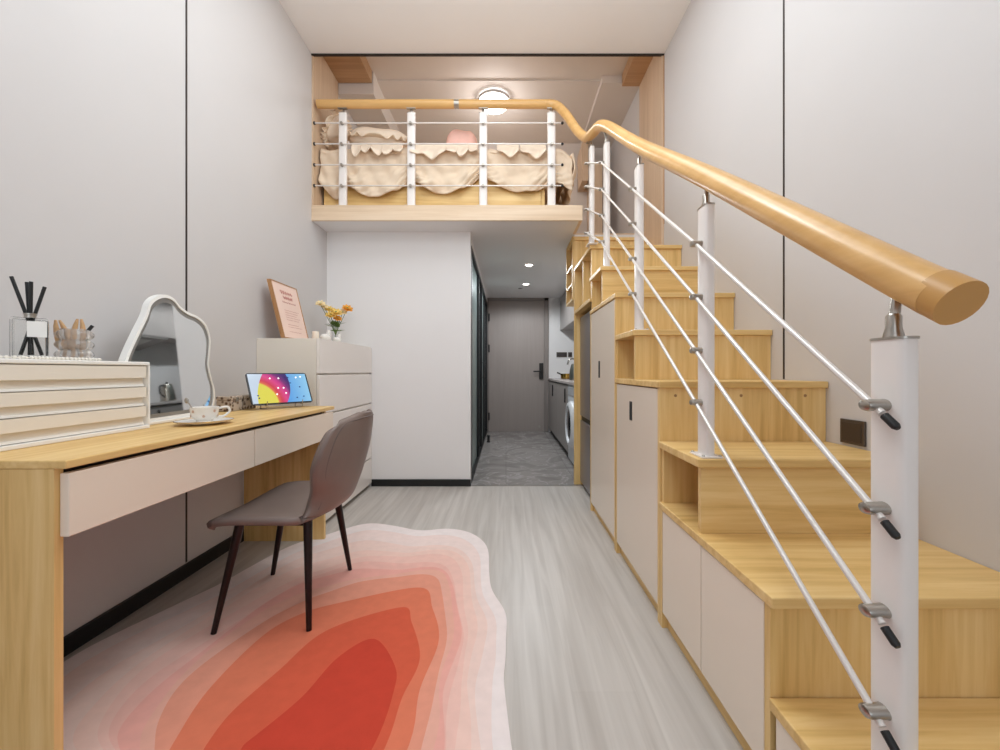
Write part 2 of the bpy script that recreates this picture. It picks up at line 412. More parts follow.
# top unit above the fridge
t = thing('stair_cabinet', 'topmost stair unit with two open cubbies over the grey fridge', 'stair cabinet', (.88, e[7], 0), 'stepped oak stair cabinets')
MB().box(XT, XW, e[7], e[8] + .013, zt[7] - TB, zt[7], .003).build('tread', OAKX, t)
MB().box(XD + .002, XW, e[7] + .0145, e[7] + .034, zt[6] + .0005, zt[7] - TB - .0005).build('riser', OAKZ, t)
MB().box(XT, XW, e[8] + .014, e[8] + .03, zt[7] + .0005, zt[8] - TB - .0005).build('riser', OAKZ, t)
MB().box(XT, XW, e[8], 3.775, zt[8] - TB, zt[8], .003).build('tread', OAKX, t)
MB().box(XT, XW, e[7] + .013, 3.45, 1.432, 1.456, .002).build('shelf', OAKY, t)
MB().box(XD, 1.0, 3.125, 3.143, 1.4565, zt[7] - TB - .001).build('divider', OAKZ, t)
MB().box(.96, .975, e[7] + .034, 3.452, 1.4565, zt[7] - TB - .001).build('cubby_back', OAKY, t)
MB().box(XD, .955, e[7] + .013, e[7] + .031, 1.4565, zt[7] - TB - .03).build('cubby_side', OAKZ, t)
MB().box(XT, XW, 3.452, 3.474, 0, zt[7] - TB - .001).build('side_panel', OAKZ, t)
# fridge
t = thing('refrigerator', 'grey two-door fridge in the niche under the open cubbies', 'fridge', (.9, 3.13, 0))
b = MB(); b.box(.65, 1.19, e[7] + .025, 3.44, .03, 1.405, .006); b.build('body', STEELGREY, t)
MB().box(.66, 1.18, e[7] + .04, 3.43, 0, .03).build('base', BLACK, t)
MB().box(.622, .648, e[7] + .027, 3.438, .035, .545, .006).build('door', STEELGREY, t)
MB().box(.622, .648, e[7] + .027, 3.438, .585, 1.403, .006).build('door', STEELGREY, t)
MB().box(.634, .649, e[7] + .03, 3.436, .546, .584).build('grip_channel', BLACK, t)
# open oak shelf unit in the hall, past the tall panel
t = thing('wall_shelf', 'small open oak wall shelf hanging beyond the fridge panel', 'shelf', (.85, 3.6, 1.56))
b = MB(); b.box(.566, .9, 3.5, 3.86, 1.56, 1.578); b.box(.566, .9, 3.5, 3.86, 2.085, 2.103); b.box(.566, .9, 3.5, 3.518, 1.578, 2.085); b.box(.566, .9, 3.842, 3.86, 1.578, 2.085); b.box(.885, .9, 3.518, 3.842, 1.578, 2.085)
b.build('carcass', OAKZ, t)
for z in (1.70, 1.86): MB().box(.57, .885, 3.518, 3.842, z, z + .016).build('shelf', OAKY, t)
b = MB(); b.box(.9, XW, 3.5, 3.86, 1.56, 1.62); b.build('bracket', OAKZ, t)
# wall plate above the second stair cabinet
t = thing('wall_socket', 'dark bronze wall plate on the right wall above the steps', 'socket', (XR, 1.42, .72))
MB().box(XR - .009, XR - .0005, 1.375, 1.475, .70, .785, .002).build('plate', SOCKET, t)
MB().box(XR - .011, XR - .009, 1.385, 1.465, .71, .775, .001).build('cover', plain('bronze_cover', rgb(72, 62, 55), .35, .3), t)

# ------------------------------------------------------------------ railing
PX, RX = .625, .592
post_y = [.661, 1.281, 1.925, 2.546, 2.825]
post_z = [zt[0], zt[2], zt[4], zt[6], zt[7]]
post_top = [1.005, 1.465, 1.912, 2.362, 2.49]
rod_z = [[.900, .734, .569, .407], [1.352, 1.186, 1.019, .857], [1.809, 1.645, 1.481, 1.316], [2.248, 2.083, 1.921, 1.757], [2.385, 2.225, 2.068, 1.905]]
rl = thing('stair_railing', 'white post and rod railing with round wooden handrail along stairs and loft', 'railing', (PX, post_y[0], 0))
stair_rail = [(.632, .603, 1.071), (.630, .661, 1.112), (.629, 1.281, 1.560), (.628, 1.925, 2.010), (.622, 2.40, 2.37), (.612, 2.55, 2.48), (.60, 2.65, 2.535), (.582, 2.76, 2.555), (.562, 2.87, 2.59), (.52, 2.98, 2.70), (.46, 3.08, 2.87), (.405, 3.145, 2.98), (.36, 3.165, 3.012), (.30, 3.167, 3.016)]
MB().tube(smooth_path(stair_rail, 8), .033, 24).build('handrail', RAILWOOD, rl, 50)
MB().tube([(.30, 3.167, 3.016), (-.2, 3.167, 3.016), (-.362, 3.167, 3.016)], .0325, 24).build('handrail', RAILX, rl, 50)
MB().tube([(-.40, 3.167, 3.016), (-1.0, 3.167, 3.016), (-1.455, 3.167, 3.016)], .0325, 24).build('handrail', RAILX, rl, 50)
q = MB(); q.tube([(-.362, 3.167, 3.016), (-.40, 3.167, 3.016)], .031, 24); q.tube([(-.366, 3.167, 3.016), (-.374, 3.167, 3.016)], .034, 24); q.tube([(-.386, 3.167, 3.016), (-.394, 3.167, 3.016)], .034, 24)
q.build('rail_coupling', STEEL, rl, 40)
MB().tube([(.632, .6035, 1.0713), (.6322, .595, 1.0655), (.633, .571, 1.0487)], .034, 24).build('rail_end_cap', RAILCAP, rl, 50)
def flat_post(x, y, z0, z1, along, rail_z, rail_xy, par, rods, tips=False):
    ru, rv = (.0165, .031) if along == 'Y' else (.031, .0165)
    p = MB(); ux, uy = Vector((1, 0, 0)), Vector((0, 1, 0))
    p.loft([p.ring(Vector((x, y, z)), ux, uy, ru, rv, 28, .55) for z in (z0 + .004, z1)])
    po = p.build('post', POSTWHITE, par, 35)
    b = MB(); b.box(x - ru - .016, x + ru + .016, y - rv - .012, y + rv + .012, z0, z0 + .006, .002)
    b.build('base_plate', POSTWHITE, po)
    for sx in (-1, 1):
        for sy in (-1, 1): MB().lathe([(.005, 0), (.005, .002), (.003, .004)], (x + sx * (ru + .009), y + sy * (rv + .005), z0 + .006), 10).build('base_screw', STEEL, po)
    k = MB(); k.loft([k.ring(Vector((x, y, z)), ux, uy, ru + .0015, rv + .0015, 28, .55) for z in (z1, z1 + .004)])
    k.build('post_cap', STEEL, po, 35)
    k = MB(); k.lathe([(.014, 0), (.013, .006), (.0105, .016), (.0105, .034), (.008, .038)], (x, y, z1 + .004), 20)
    d = .008
    k.tube([(x, y, z1 + .032), (x + (rail_xy[0] - x) * .4, y, z1 + .046), (rail_xy[0], rail_xy[1], rail_z - .034)], [.007, .0075, .007], 10)
    k.build('rail_bracket', STEEL, po, 35)
    sd = MB()
    if along == 'Y': sd.box(rail_xy[0] - .012, rail_xy[0] + .012, rail_xy[1] - .035, rail_xy[1] + .035, rail_z - .037, rail_z - .033)
    else: sd.box(rail_xy[0] - .035, rail_xy[0] + .035, rail_xy[1] - .012, rail_xy[1] + .012, rail_z - .037, rail_z - .033)
    so = sd.build('rail_saddle', STEEL, po)
    if along == 'Y' and abs(y - post_y[4]) > .01:
        pv = Matrix.Translation((rail_xy[0], rail_xy[1], rail_z - .034))
        so.data.transform(pv @ Matrix.Rotation(math.radians(35), 4, 'X') @ pv.inverted())
    for z in rods:
        cl = MB()
        if along == 'Y':
            cl.lathe([(.006, -.034), (.010, -.032), (.0115, -.027), (.0115, -.004), (.0125, 0), (.0125, .003)], (x - ru + .001, y, z), 18, 'X', True, (1.15, .85))
        else:
            cl.lathe([(.008, -.026), (.0105, -.023), (.0105, -.002), (.012, 0)], (x, y - rv + .001, z), 16, 'Y')
        cl.build('rod_clamp', STEEL, po, 35)
    return po
railp = [(.630, .661, 1.112), (.629, 1.281, 1.560), (.628, 1.925, 2.010), (.612, 2.546, 2.475), (.571, 2.825, 2.575)]
for i in range(5):
    x = PX if i < 4 else .590
    flat_post(x, post_y[i], post_z[i], post_top[i], 'Y', railp[i][2], railp[i][:2], rl, rod_z[i])
for j in range(4):
    pts = [(RX, .645, rod_z[0][j] - .012)] + [(RX, post_y[i], rod_z[i][j]) for i in range(4)] + [(.560, post_y[4], rod_z[4][j]), (.550, 2.87, rod_z[4][j] + .02)]
    MB().tube(pts, .0058, 12).build('rod', RODM, rl, 60)
    y, z = .645, rod_z[0][j] - .012
    tp = MB(); tp.tube([(RX, y - .004, z - .003), (RX, y - .022, z - .0168), (RX, y - .026, z - .0195)], [.0064, .0064, .004], 12); tp.build('rod_tip', RUBBER, rl, 50)
loft_posts = [-1.262, -.733, -.176, .352]
lz = [2.858, 2.698, 2.537, 2.377]
for x in loft_posts: flat_post(x, 3.175, ZD, 2.948, 'X', 3.016, (x, 3.167), rl, lz)
for z in lz:
    MB().tube([(XL + .02, 3.147, z), (.43, 3.147, z)], .0052, 10).build('rod', RODM, rl, 60)
    b = MB(); b.ball((.432, 3.147, z), .011); b.cyl((XL + .0125, 3.147, z), (XL + .022, 3.147, z), .012); b.build('rod_tip', RUBBER, rl, 50)

# ------------------------------------------------------------------ desk
t = thing('desk', 'long wall desk with oak top and two greige drawers', 'desk', (-1.2, 1.6, 0))
MB().box(XL + .001, -.972, .905, 2.325, .738, .757, .003).build('desktop', OAKY, t)
MB().box(XL + .017, -1.0, .907, .927, 0, .7375, .001).build('end_panel', OAKZ, t)
MB().box(XL + .017, -1.02, 2.30, 2.32, 0, .7375, .001).build('end_panel', OAKZ, t)
MB().box(XL + .001, -1.03, .9275, 2.2995, .60, .73).build('drawer_housing', DARKGAP, t)
for a, b in ((.918, 1.596), (1.601, 2.322)):
    MB().box(-1.0, -.978, a, b, .583, .726, .0025).build('drawer_front', GREIGE, t)

# dresser
t = thing('dresser', 'tall white five-drawer dresser between the desk and the bathroom wall', 'dresser', (-1.3, 2.92, 0))
DX, DY0, DY1, DZ = -1.118, 2.442, 3.400, 1.150
MB().box(XL + .001, DX - .016, DY0, DY1, .02, DZ, .002).build('body', CREAMLAC, t)
MB().box(XL + .03, DX - .04, DY0 + .02, DY1 - .02, 0, .02).build('plinth', BLACK, t)
for z0, z1 in ((.03, .232), (.242, .464), (.474, .684), (.694, .930), (.942, DZ)):
    m = MB()
    if z1 == DZ:
        rr = .03; poly = [(DY0 + .006, z0), (DY1 - .001, z0)] + [(DY1 - .001 - rr + rr * math.cos(a), z1 - rr + rr * math.sin(a)) for a in [i * PI / 16 for i in range(9)]] + [(DY0 + .006, z1)]
        m.prism(poly, lambda y, z: (DX - .014, y, z), lambda y, z: (DX + .006, y, z))
    else: m.box(DX - .014, DX + .006, DY0 + .006, DY1 - .001, z0, z1, .003)
    m.build('drawer_front', WHITELAC, t)

# ------------------------------------------------------------------ chair
t = thing('desk_chair', 'taupe leather shell chair with dark tapered legs at the desk', 'chair', (-.87, 1.69, .012))
PXs = [-1.075, -1.062, -.965, -.84, -.76, -.70, -.655, -.63, -.61, -.595, -.585, -.577, -.573]
PZs = [.386, .398, .408, .408, .404, .410, .445, .50, .57, .64, .71, .765, .79]
PWs = [.232, .243, .247, .245, .235, .212, .182, .186, .226, .246, .228, .178, .10]
CYc = 1.69
def shell(u, v, off=0.0):
    s = 2 * u - 1
    x, z, w = cr(PXs, v), cr(PZs, v), cr(PWs, v)
    k = min(max((v - .30) / .25, 0), 1); k = k * k * (3 - 2 * k)
    kk = k * (1 - .55 * max(0, (v - .7) / .3))
    ss = s * s
    x -= (.085 * ss) * kk
    z += (.016 * ss) * (1 - k) - .020 * ss * ss * (1 - k) * 0
    if v < .1: z -= 0
    # rounded front edge and rounded top edge
    if v < .15: x += .045 * ss * ss * (1 - v / .15)
    if v > .86: z -= .03 * ss * ((v - .86) / .14)
    return Vector((x, CYc + s * w, z))
VS = .43
m = MB(); m.grid(lambda u, v: shell(u, v * VS), 33, 34); seat = m.build('seat', LEATHER, t, 60, thick=.026, toff=0)
m = MB(); m.grid(lambda u, v: shell(u, VS + v * (1 - VS)), 33, 44); back = m.build('backrest', LEATHER, t, 60, thick=.026, toff=0)
pip = [shell(.06, VS + .02 + .5 * i / 30) for i in range(31)]
def out(p): return p + Vector((.0135, 0, 0))
top = []
N = 60
for i in range(N + 1):
    a = i / N
    if a < .4: uu, vv = .07, VS + .05 + (a / .4) * (.93 - VS - .05)
    elif a < .6: uu, vv = .07 + (a - .4) / .2 * .86, .93
    else: uu, vv = .93, .93 - ((a - .6) / .4) * (.93 - VS - .05)
    top.append(out(shell(uu, vv)))
MB().tube(top, .0028, 8).build('piping', plain('dark_leather', rgb(104, 90, 84), .5), back, 60)
for (fx, fy), (tx, ty, tz) in (((-1.05, 1.472), (-.985, 1.52, .394)), ((-.716, 1.49), (-.742, 1.535, .397)), ((-1.081, 1.90), (-1.0, 1.86, .394)), ((-.74, 1.945), (-.77, 1.86, .397))):
    MB().cyl((fx, fy, .0125), (tx, ty, tz), .0095, .0165, 18).build('leg', LEGM, t, 40)
m = MB(); m.box(-.985, -.75, 1.535, 1.855, .374, .390, .004)
m.build('under_frame', LEGM, t)

# ------------------------------------------------------------------ rug
def fl(px, py):
    k = (py - 371) / .955
    return ((px - 506) / k, 410 / k)
outer = [fl(*p) for p in ((218, 587), (287, 549), (324, 537), (365, 525), (393, 527), (420, 532), (448, 530), (471, 534.5), (487, 548), (489, 574), (492, 592), (505.5, 615), (506, 640), (505.5, 661), (504, 684), (510, 739))] + [(.03, .85), (-.02, .6), (.0, .38), (-.15, .2), (-.4, .14), (-.6, .2), (-.8, .3), (-.9, .5), (-.93, .8), (-.985, .95), (-1.12, .955), (-1.33, 1.04), (-1.42, 1.2), (-1.435, 1.38), (-1.36, 1.6)]
ringA = [fl(*p) for p in ((172, 750), (209, 693), (264, 638), (301, 617), (338, 606), (420, 590), (432, 610), (439, 643), (420, 693), (409, 750))] + [(-.3, .75), (-.34, .5), (-.5, .42), (-.65, .6), (-.78, .85)]
ringB = [fl(*p) for p in ((206, 750), (232, 716), (278, 675), (328, 633), (402, 610), (411, 624), (420, 661), (402, 702), (386, 750))] + [(-.34, .8), (-.4, .58), (-.5, .52), (-.62, .66), (-.71, .86)]
ringC = [fl(*p) for p in ((243, 750), (301, 702), (338, 661), (374, 642), (395, 670), (393, 698), (374, 750))] + [(-.38, .86), (-.43, .7), (-.5, .66), (-.58, .74), (-.63, .88)]
CX, CYr = -.48, 1.12
def radii(poly, n, sm=2):
    P = [Vector((x, y, 0)) for x, y in poly]; P = smooth_path(P + [P[0]], 6)[:-1]
    r = []
    for i in range(n):
        a = 2 * PI * i / n; d = (math.cos(a), math.sin(a)); best = .05
        for j in range(len(P)):
            ax, ay = P[j].x - CX, P[j].y - CYr; q = P[(j + 1) % len(P)]; bx, by = q.x - CX - ax, q.y - CYr - ay
            den = d[0] * by - d[1] * bx
            if abs(den) < 1e-9: continue
            tt = (ax * by - ay * bx) / den; u = (ax * d[1] - ay * d[0]) / den
            if tt > 0 and -1e-6 <= u <= 1 + 1e-6: best = max(best, tt)
        r.append(best)
    for _ in range(sm): r = [(r[i - 1] + 2 * r[i] + r[(i + 1) % n]) / 4 for i in range(n)]
    return r
NR = 360
RO, RA, RB, RC = radii(outer, NR), radii(ringA, NR), radii(ringB, NR), radii(ringC, NR)
RB = [min(b, a * .94) for a, b in zip(RA, RB)]; RC = [min(c, b * .9) for b, c in zip(RB, RC)]
cols = [(206, 74, 56), (218, 98, 72), (228, 128, 98), (234, 158, 134), (238, 180, 162), (240, 176, 164), (242, 190, 178), (244, 200, 188), (245, 208, 196), (244, 214, 204), (244, 222, 216), (244, 232, 230)]
fr = [.15, .23, .31, .36, .46, .57, .68, .84, 1.0]
cont = [RC, RB, RA]
for k_, f_ in enumerate(fr):
    cont.append([a + (o - a) * min(1, max(0.001, f_ + (.03 * math.sin(5 * 2 * PI * i / NR + k_ * 1.7) if f_ < .95 else 0) * 1.0)) for i, (a, o) in enumerate(zip(RA, RO))])
for k_ in range(3, len(cont)): cont[k_] = [max(c, p + .004) for c, p in zip(cont[k_], cont[k_ - 1])]
cont[-1] = [max(c, p) for c, p in zip(RO, cont[-2])]
RT = .012
m = MB(); prev = None; bm = m.bm
cv = bm.verts.new((CX, CYr, RT)); rings = []
for k_, r in enumerate(cont):
    zz = RT if k_ < len(cont) - 1 else RT * .75
    rings.append([bm.verts.new((CX + r[i] * math.cos(2 * PI * i / NR), CYr + r[i] * math.sin(2 * PI * i / NR), zz)) for i in range(NR)])
m.mi = 0; m.faces([bm.faces.new([cv, rings[0][i], rings[0][(i + 1) % NR]]) for i in range(NR)])
for k_ in range(1, len(rings)):
    m.mi = k_
    m.faces([bm.faces.new([rings[k_ - 1][i], rings[k_ - 1][(i + 1) % NR], rings[k_][(i + 1) % NR], rings[k_][i]]) for i in range(NR)])
low = [bm.verts.new((v.co.x, v.co.y, .0005)) for v in rings[-1]]
m.faces([bm.faces.new([rings[-1][i], rings[-1][(i + 1) % NR], low[(i + 1) % NR], low[i]]) for i in range(NR)])
m.faces([bm.faces.new(list(reversed(low)))])
rug = m.build('area_rug', [plain('rug_pile_%d' % i, rgb(*c_), .95, var=.035, scale=26, bump=.5, spec=.1) for i, c_ in enumerate(cols)])
tag(rug, 'wavy-edged rug with coral red to pale pink contour rings under the chair', 'rug')

# ------------------------------------------------------------------ things on the desk
DT = .757
t = thing('jewelry_box', 'white jewellery box with louvred drawers at the near end of the desk', 'jewelry box', (-1.35, 1.2, DT))
bx0, bx1, by0, by1, bz1 = -1.462, -1.236, .96, 1.424, .986
b = MB(); b.box(bx0, bx1 - .02, by0, by1 - .006, DT + .012, bz1 - .012); b.build('body', CREAMLAC, t)
b = MB(); b.box(bx0, bx1, by0, by1, bz1 - .012, bz1, .0025); b.build('lid', LED, t)
b = MB(); b.box(bx0, bx1, by0, by1, DT + .0002, DT + .012, .002); b.box(bx0, bx1, by1 - .006, by1, DT + .012, bz1 - .012); b.box(bx0, bx1, by0, by0 + .006, DT + .012, bz1 - .012); b.build('casing', LED, t)
for z0, z1 in ((DT + .014, DT + .077), (DT + .080, DT + .143), (DT + .146, DT + .214)):
    d = MB(); zl = z0 + .027; y0, y1 = by0 + .008, by1 - .012
    d.prism([(bx1 - .03, z0), (bx1 - .013, z0), (bx1 - .019, zl), (bx1 - .0025, zl + .002), (bx1 - .0025, z1), (bx1 - .03, z1)], lambda x, z: (x, y0, z), lambda x, z: (x, y1, z))
    o = d.build('drawer', CREAMLAC, t)
    MB().box(bx1 - .014, bx1 - .010, y0, y1, z0, z0 + .007).build('ridge', LED, o)
# pearls
t = thing('pearl_necklace', 'string of white pearls lying on the jewellery box lid', 'necklace', (-1.26, 1.15, bz1))
pp = smooth_path([(-1.25, .985, 0), (-1.255, 1.03, 0), (-1.25, 1.08, 0), (-1.256, 1.14, 0), (-1.25, 1.2, 0), (-1.256, 1.26, 0), (-1.275, 1.28, 0), (-1.28, 1.22, 0), (-1.272, 1.15, 0), (-1.28, 1.08, 0), (-1.274, 1.0, 0)], 6)
q = MB()
acc = 0; last = pp[0]; pts = [pp[0]]
for p in pp[1:]:
    if (p - pts[-1]).length >= .0088: pts.append(p)
for p in pts: q.ball((p.x, p.y, bz1 + .0046), .0045, n=8, m=6)
q.build('pearls', PEARL, t, 60)
MB().tube([(p.x, p.y, bz1 + .0046) for p in pts], .0008, 6).build('string', PEARL, t)
# reed diffuser
cx, cy = -1.352, 1.165
t = thing('reed_diffuser', 'square glass diffuser with black reeds on the jewellery box', 'diffuser', (cx, cy, bz1))
face = Matrix.Translation((cx, cy, 0)) @ Matrix.Rotation(math.radians(46), 4, 'Z')
def glass_box(h, z0, z1, b): return MB().box(-h, h, -h, h, z0, z1, b, 3)
b = glass_box(.0355, bz1 + .0003, bz1 + .118, .005); bmesh.ops.recalc_face_normals(b.bm, faces=b.bm.faces)
n0 = len(b.bm.faces); b.box(-.031, .031, -.031, .031, bz1 + .010, bz1 + .113, .003)
b.bm.faces.ensure_lookup_table(); new = [b.bm.faces[i] for i in range(n0, len(b.bm.faces))]
bmesh.ops.recalc_face_normals(b.bm, faces=new); bmesh.ops.reverse_faces(b.bm, faces=new)
b.bm.transform(face); bo = b.build('bottle', CLEAR, t, 40, recalc=False)
b = MB(); b.lathe([(.015, 0), (.015, .003), (.012, .004), (.012, .010), (.014, .011), (.014, .014)], (cx, cy, bz1 + .1182), 20); b.build('neck', STEEL, bo, 40)
b = MB().box(-.004, .0335, -.0372, -.036, bz1 + .064, bz1 + .108); b.bm.transform(face); b.build('paper_label', LED, bo)
for lx, dy, zt_ in ((-.030, .0, .232), (-.006, .012, .222), (.002, -.010, .222), (.024, .0, .212)):
    p0 = face @ Vector((-lx * .75, -dy, bz1 + .014)); p1 = face @ Vector((lx * 1.15, dy, bz1 + zt_))
    MB().cyl(p0, p1, .0042, n=8).build('reed', RUBBER, t)
# bubble glass cup with hair clips
cx, cy = -1.352, 1.285
t = thing('bubble_glass_cup', 'clear bubble glass cup holding hair clips on the jewellery box', 'cup', (cx, cy, bz1))
b = MB(); prof = [(.030, .0003)]
for k_ in range(3):
    for j in range(9):
        a = PI * j / 8; prof.append((.034 + .011 * math.sin(a), .004 + .031 * k_ + .031 * (j / 8)))
prof += [(.033, .099)]; inner = [(.030, .098), (.030, .01), (.001, .009)]
b.lathe(prof + inner, (cx, cy, bz1), 28); b.build('glass', glassy('bubble_glass', (.93, .90, .87, 1), .12, .85, 1.38), t, 60)
def clip(px, py, ang, h, label):
    o = MB()
    d = Vector((math.sin(ang) * .7, math.sin(ang) * .7, math.cos(ang)))
    p0 = Vector((px, py, bz1 + .013))
    for sgn in (-1, 1):
        pth = [p0 + d * (h * i / 6) + Vector((.6, .6, 0)) * (sgn * .009 * math.sin(PI * (.15 + .85 * i / 6)) + .005 * sgn) for i in range(7)]
        o.tube(pth, [.004, .0055, .0075, .0075, .007, .006, .003], 10)
    o.cyl(p0 + d * h * .35 + Vector((.6, .6, 0)) * -.018, p0 + d * h * .35 + Vector((.6, .6, 0)) * .018, .003, n=8)
    return tag(o.build('hair_clip', CLIPB, None, 50), label, 'hair clip', 'hair clips in the bubble glass')
clip(cx - .008, cy - .008, -.22, .115, 'brown hair clip leaning to the left in the bubble glass')
clip(cx + .004, cy + .004, .04, .12, 'brown hair clip standing upright in the middle of the bubble glass')
b = MB(); b.cyl((cx + .006, cy + .008, bz1 + .0135), (cx + .020, cy + .022, bz1 + .098), .0045, n=10); b.mi = 1; b.cyl((cx + .020, cy + .022, bz1 + .098), (cx + .026, cy + .030, bz1 + .114), .005, n=10)
tag(b.build('makeup_brush', [STEEL, RUBBER], None, 40), 'black-tipped brush leaning to the right in the bubble glass', 'brush')

# wavy vanity mirror
MX = -1.325
t = thing('vanity_mirror', 'wavy white framed vanity mirror standing behind the jewellery box', 'mirror', (MX, 1.64, DT))
pts = [(1.405, .012), (1.392, .10), (1.396, .18), (1.416, .246), (1.461, .326), (1.509, .404), (1.530, .452), (1.565, .482), (1.611, .497), (1.655, .489), (1.690, .462), (1.739, .444), (1.795, .434), (1.844, .405), (1.869, .348), (1.862, .284), (1.850, .225), (1.862, .166), (1.880, .111), (1.875, .05), (1.855, .012)]
def tilt(d, y, z): return Vector((MX + d - .05 * z - .067 * (y - 1.645), y + .067 * d, DT + .001 + z))
def wav(sc_, dd=0):
    P = [Vector((y, z, 0)) for y, z in pts]; P = smooth_path(P, 5)
    c0 = Vector((1.64, .225, 0)); return [((p - c0).x * sc_ + c0.x, (p - c0).y * sc_ + c0.y) for p in P]
o_, i1, i2 = wav(1.0), wav(.955), wav(.885)
m = MB(); n_ = len(o_)
def loop(pl, d): return [m.bm.verts.new(tilt(d, y, z)) for y, z in pl]
A, B, C_, D_ = loop(o_, -.012), loop(o_, .010), loop(i1, .012), loop(i1, .007)
m.loft([A, B, C_, D_], False); m.faces([m.bm.faces.new(list(reversed(A)))])
m.build('frame', LED, t, 40)
m = MB(); a_, b_ = loop(i1, .0072), loop(i2, .0075); m.loft([a_, b_], False); m.build('frosted_band', MIRBAND, t)
m = MB(); a_ = loop(i2, .0074); m.faces([m.bm.faces.new(a_)]); m.build('mirror_glass', MIRROR, t)
b = MB(); b.box(MX - .07, MX + .03, 1.45, 1.83, DT + .0003, DT + .0125, .003); b.build('base', LED, t)

# cup and saucer
cx, cy = -1.125, 1.53
t = thing('saucer', 'white saucer under the teacup on the desk front', 'saucer', (cx, cy, DT))
b = MB(); b.lathe([(.045, .0003), (.05, .003), (.088, .012), (.092, .015), (.088, .0155), (.05, .0075), (.04, .006), (.001, .006)], (cx, cy, DT), 40); b.build('plate', CERAM, t, 50)
MB().tube([Vector((cx + .0915 * math.cos(a), cy + .0915 * math.sin(a), DT + .0152)) for a in [2 * PI * i / 40 for i in range(41)]], .0012, 6, False).build('rim', BRASS, t, 50)
t = thing('teacup', 'white flower-patterned teacup standing on its saucer', 'cup', (cx, cy, DT + .006))
b = MB(); z0 = DT + .0064
b.lathe([(.024, 0), (.026, .004), (.024, .008), (.036, .018), (.043, .034), (.046, .058), (.0435, .058), (.040, .034), (.033, .02), (.001, .012)], (cx, cy, z0), 36); cb = b.build('bowl', CERAM, t, 50)
b = MB(); b.tube(smooth_path([(cx + .03, cy + .032, z0 + .05), (cx + .05, cy + .05, z0 + .054), (cx + .056, cy + .056, z0 + .036), (cx + .042, cy + .042, z0 + .02), (cx + .028, cy + .028, z0 + .02)], 6), .0042, 10); b.build('handle', CERAM, t, 50)
b = MB()
for i in range(7):
    a = -2.6 + i * .8; zz = .026 + .018 * (i % 2); r_ = .0415 + .0035 * (i % 2)
    for k_ in range(5):
        aa = 2 * PI * k_ / 5
        b.ball((cx + r_ * math.cos(a + .06 * math.cos(aa)), cy + r_ * math.sin(a + .06 * math.cos(aa)), z0 + zz + .0035 * math.sin(aa)), .0022, n=6, m=4)
b.build('flower_pattern', plain('pattern_rose', rgb(206, 172, 150), .3), cb)
b = MB(); b.tube([(cx - .02, cy - .005, z0 + .022), (cx - .045, cy - .02, z0 + .075)], .0022, 8); b.ball((cx - .05, cy - .022, z0 + .083), .008, .004, .011); tag(b.build('teaspoon', STEEL, None, 50), 'small silver spoon standing in the white teacup', 'spoon')

# trinket boxes
for i, (yy, lab) in enumerate(((2.03, 'brown patterned trinket box beside the mirror foot, left of the pair'), (2.14, 'brown patterned trinket box nearest the tablet, right of the pair'))):
    t = thing('trinket_box', lab, 'box', (-1.36, yy, DT), 'trinket boxes on the desk')
    x0, x1 = -1.40, -1.335
    pm = bpy.data.materials.get('tortoise')
    if not pm:
        pm, nt, bs = nodes('tortoise'); setp(bs, Roughness=.15)
        v = nt.nodes.new('ShaderNodeTexVoronoi'); v.inputs['Scale'].default_value = 60
        tc = nt.nodes.new('ShaderNodeTexCoord'); nt.links.new(tc.outputs['Object'], v.inputs['Vector'])
        r = nt.nodes.new('ShaderNodeValToRGB'); r.color_ramp.elements[0].color = rgb(96, 72, 56); r.color_ramp.elements[0].position = .25; r.color_ramp.elements[1].color = rgb(196, 180, 164); r.color_ramp.elements[1].position = .6
        nt.links.new(v.outputs['Distance'], r.inputs['Fac']); nt.links.new(r.outputs['Color'], bs.inputs['Base Color'])
    MB().box(x0, x1, yy - .05, yy + .05, DT + .0003, DT + .055, .004).build('body', pm, t)
    MB().box(x0 - .001, x1 + .001, yy - .051, yy + .051, DT + .0555, DT + .075, .004).build('lid', pm, t)
    MB().box(x1 + .0003, x1 + .005, yy - .008, yy + .008, DT + .045, DT + .066, .001).build('clasp', STEEL, t)

# tablet on a wire stand
t = thing('tablet', 'tablet with colourful rainbow home screen leaning at the desk end', 'tablet', (-1.17, 2.13, DT))
P0 = Vector((-1.262, 2.035, DT + .026)); P1 = Vector((-1.072, 2.275, DT + .026))
U = (P1 - P0); W = U.length; U.normalize()
back_d = Vector((0, 0, 1)).cross(U).normalized()       # away from the viewer
Vv = (back_d * .085 + Vector((0, 0, 1)) * .155).normalized(); H = .182
Nn = U.cross(Vv).normalized()                          # towards the viewer
if Nn.x < 0: Nn = -Nn
def tp(u, v, d): return P0 + U * (u * W) + Vv * (v * H) + Nn * d
m = MB()
rr = .04
poly = []
for (cx_, cy_), a0 in (((1 - rr, rr * 1.5), -90), ((1 - rr, 1 - rr * 1.5), 0), ((rr, 1 - rr * 1.5), 90), ((rr, rr * 1.5), 180)):
    for k_ in range(5):
        a = math.radians(a0 + 90 * k_ / 4); poly.append((cx_ + rr * math.cos(a), cy_ + rr * 1.5 * math.sin(a)))
m.prism(poly, lambda u, v: tp(u, v, -.0035), lambda u, v: tp(u, v, .0035))
m.build('body', plain('tablet_black', rgb(28, 30, 36), .3, .2), t)
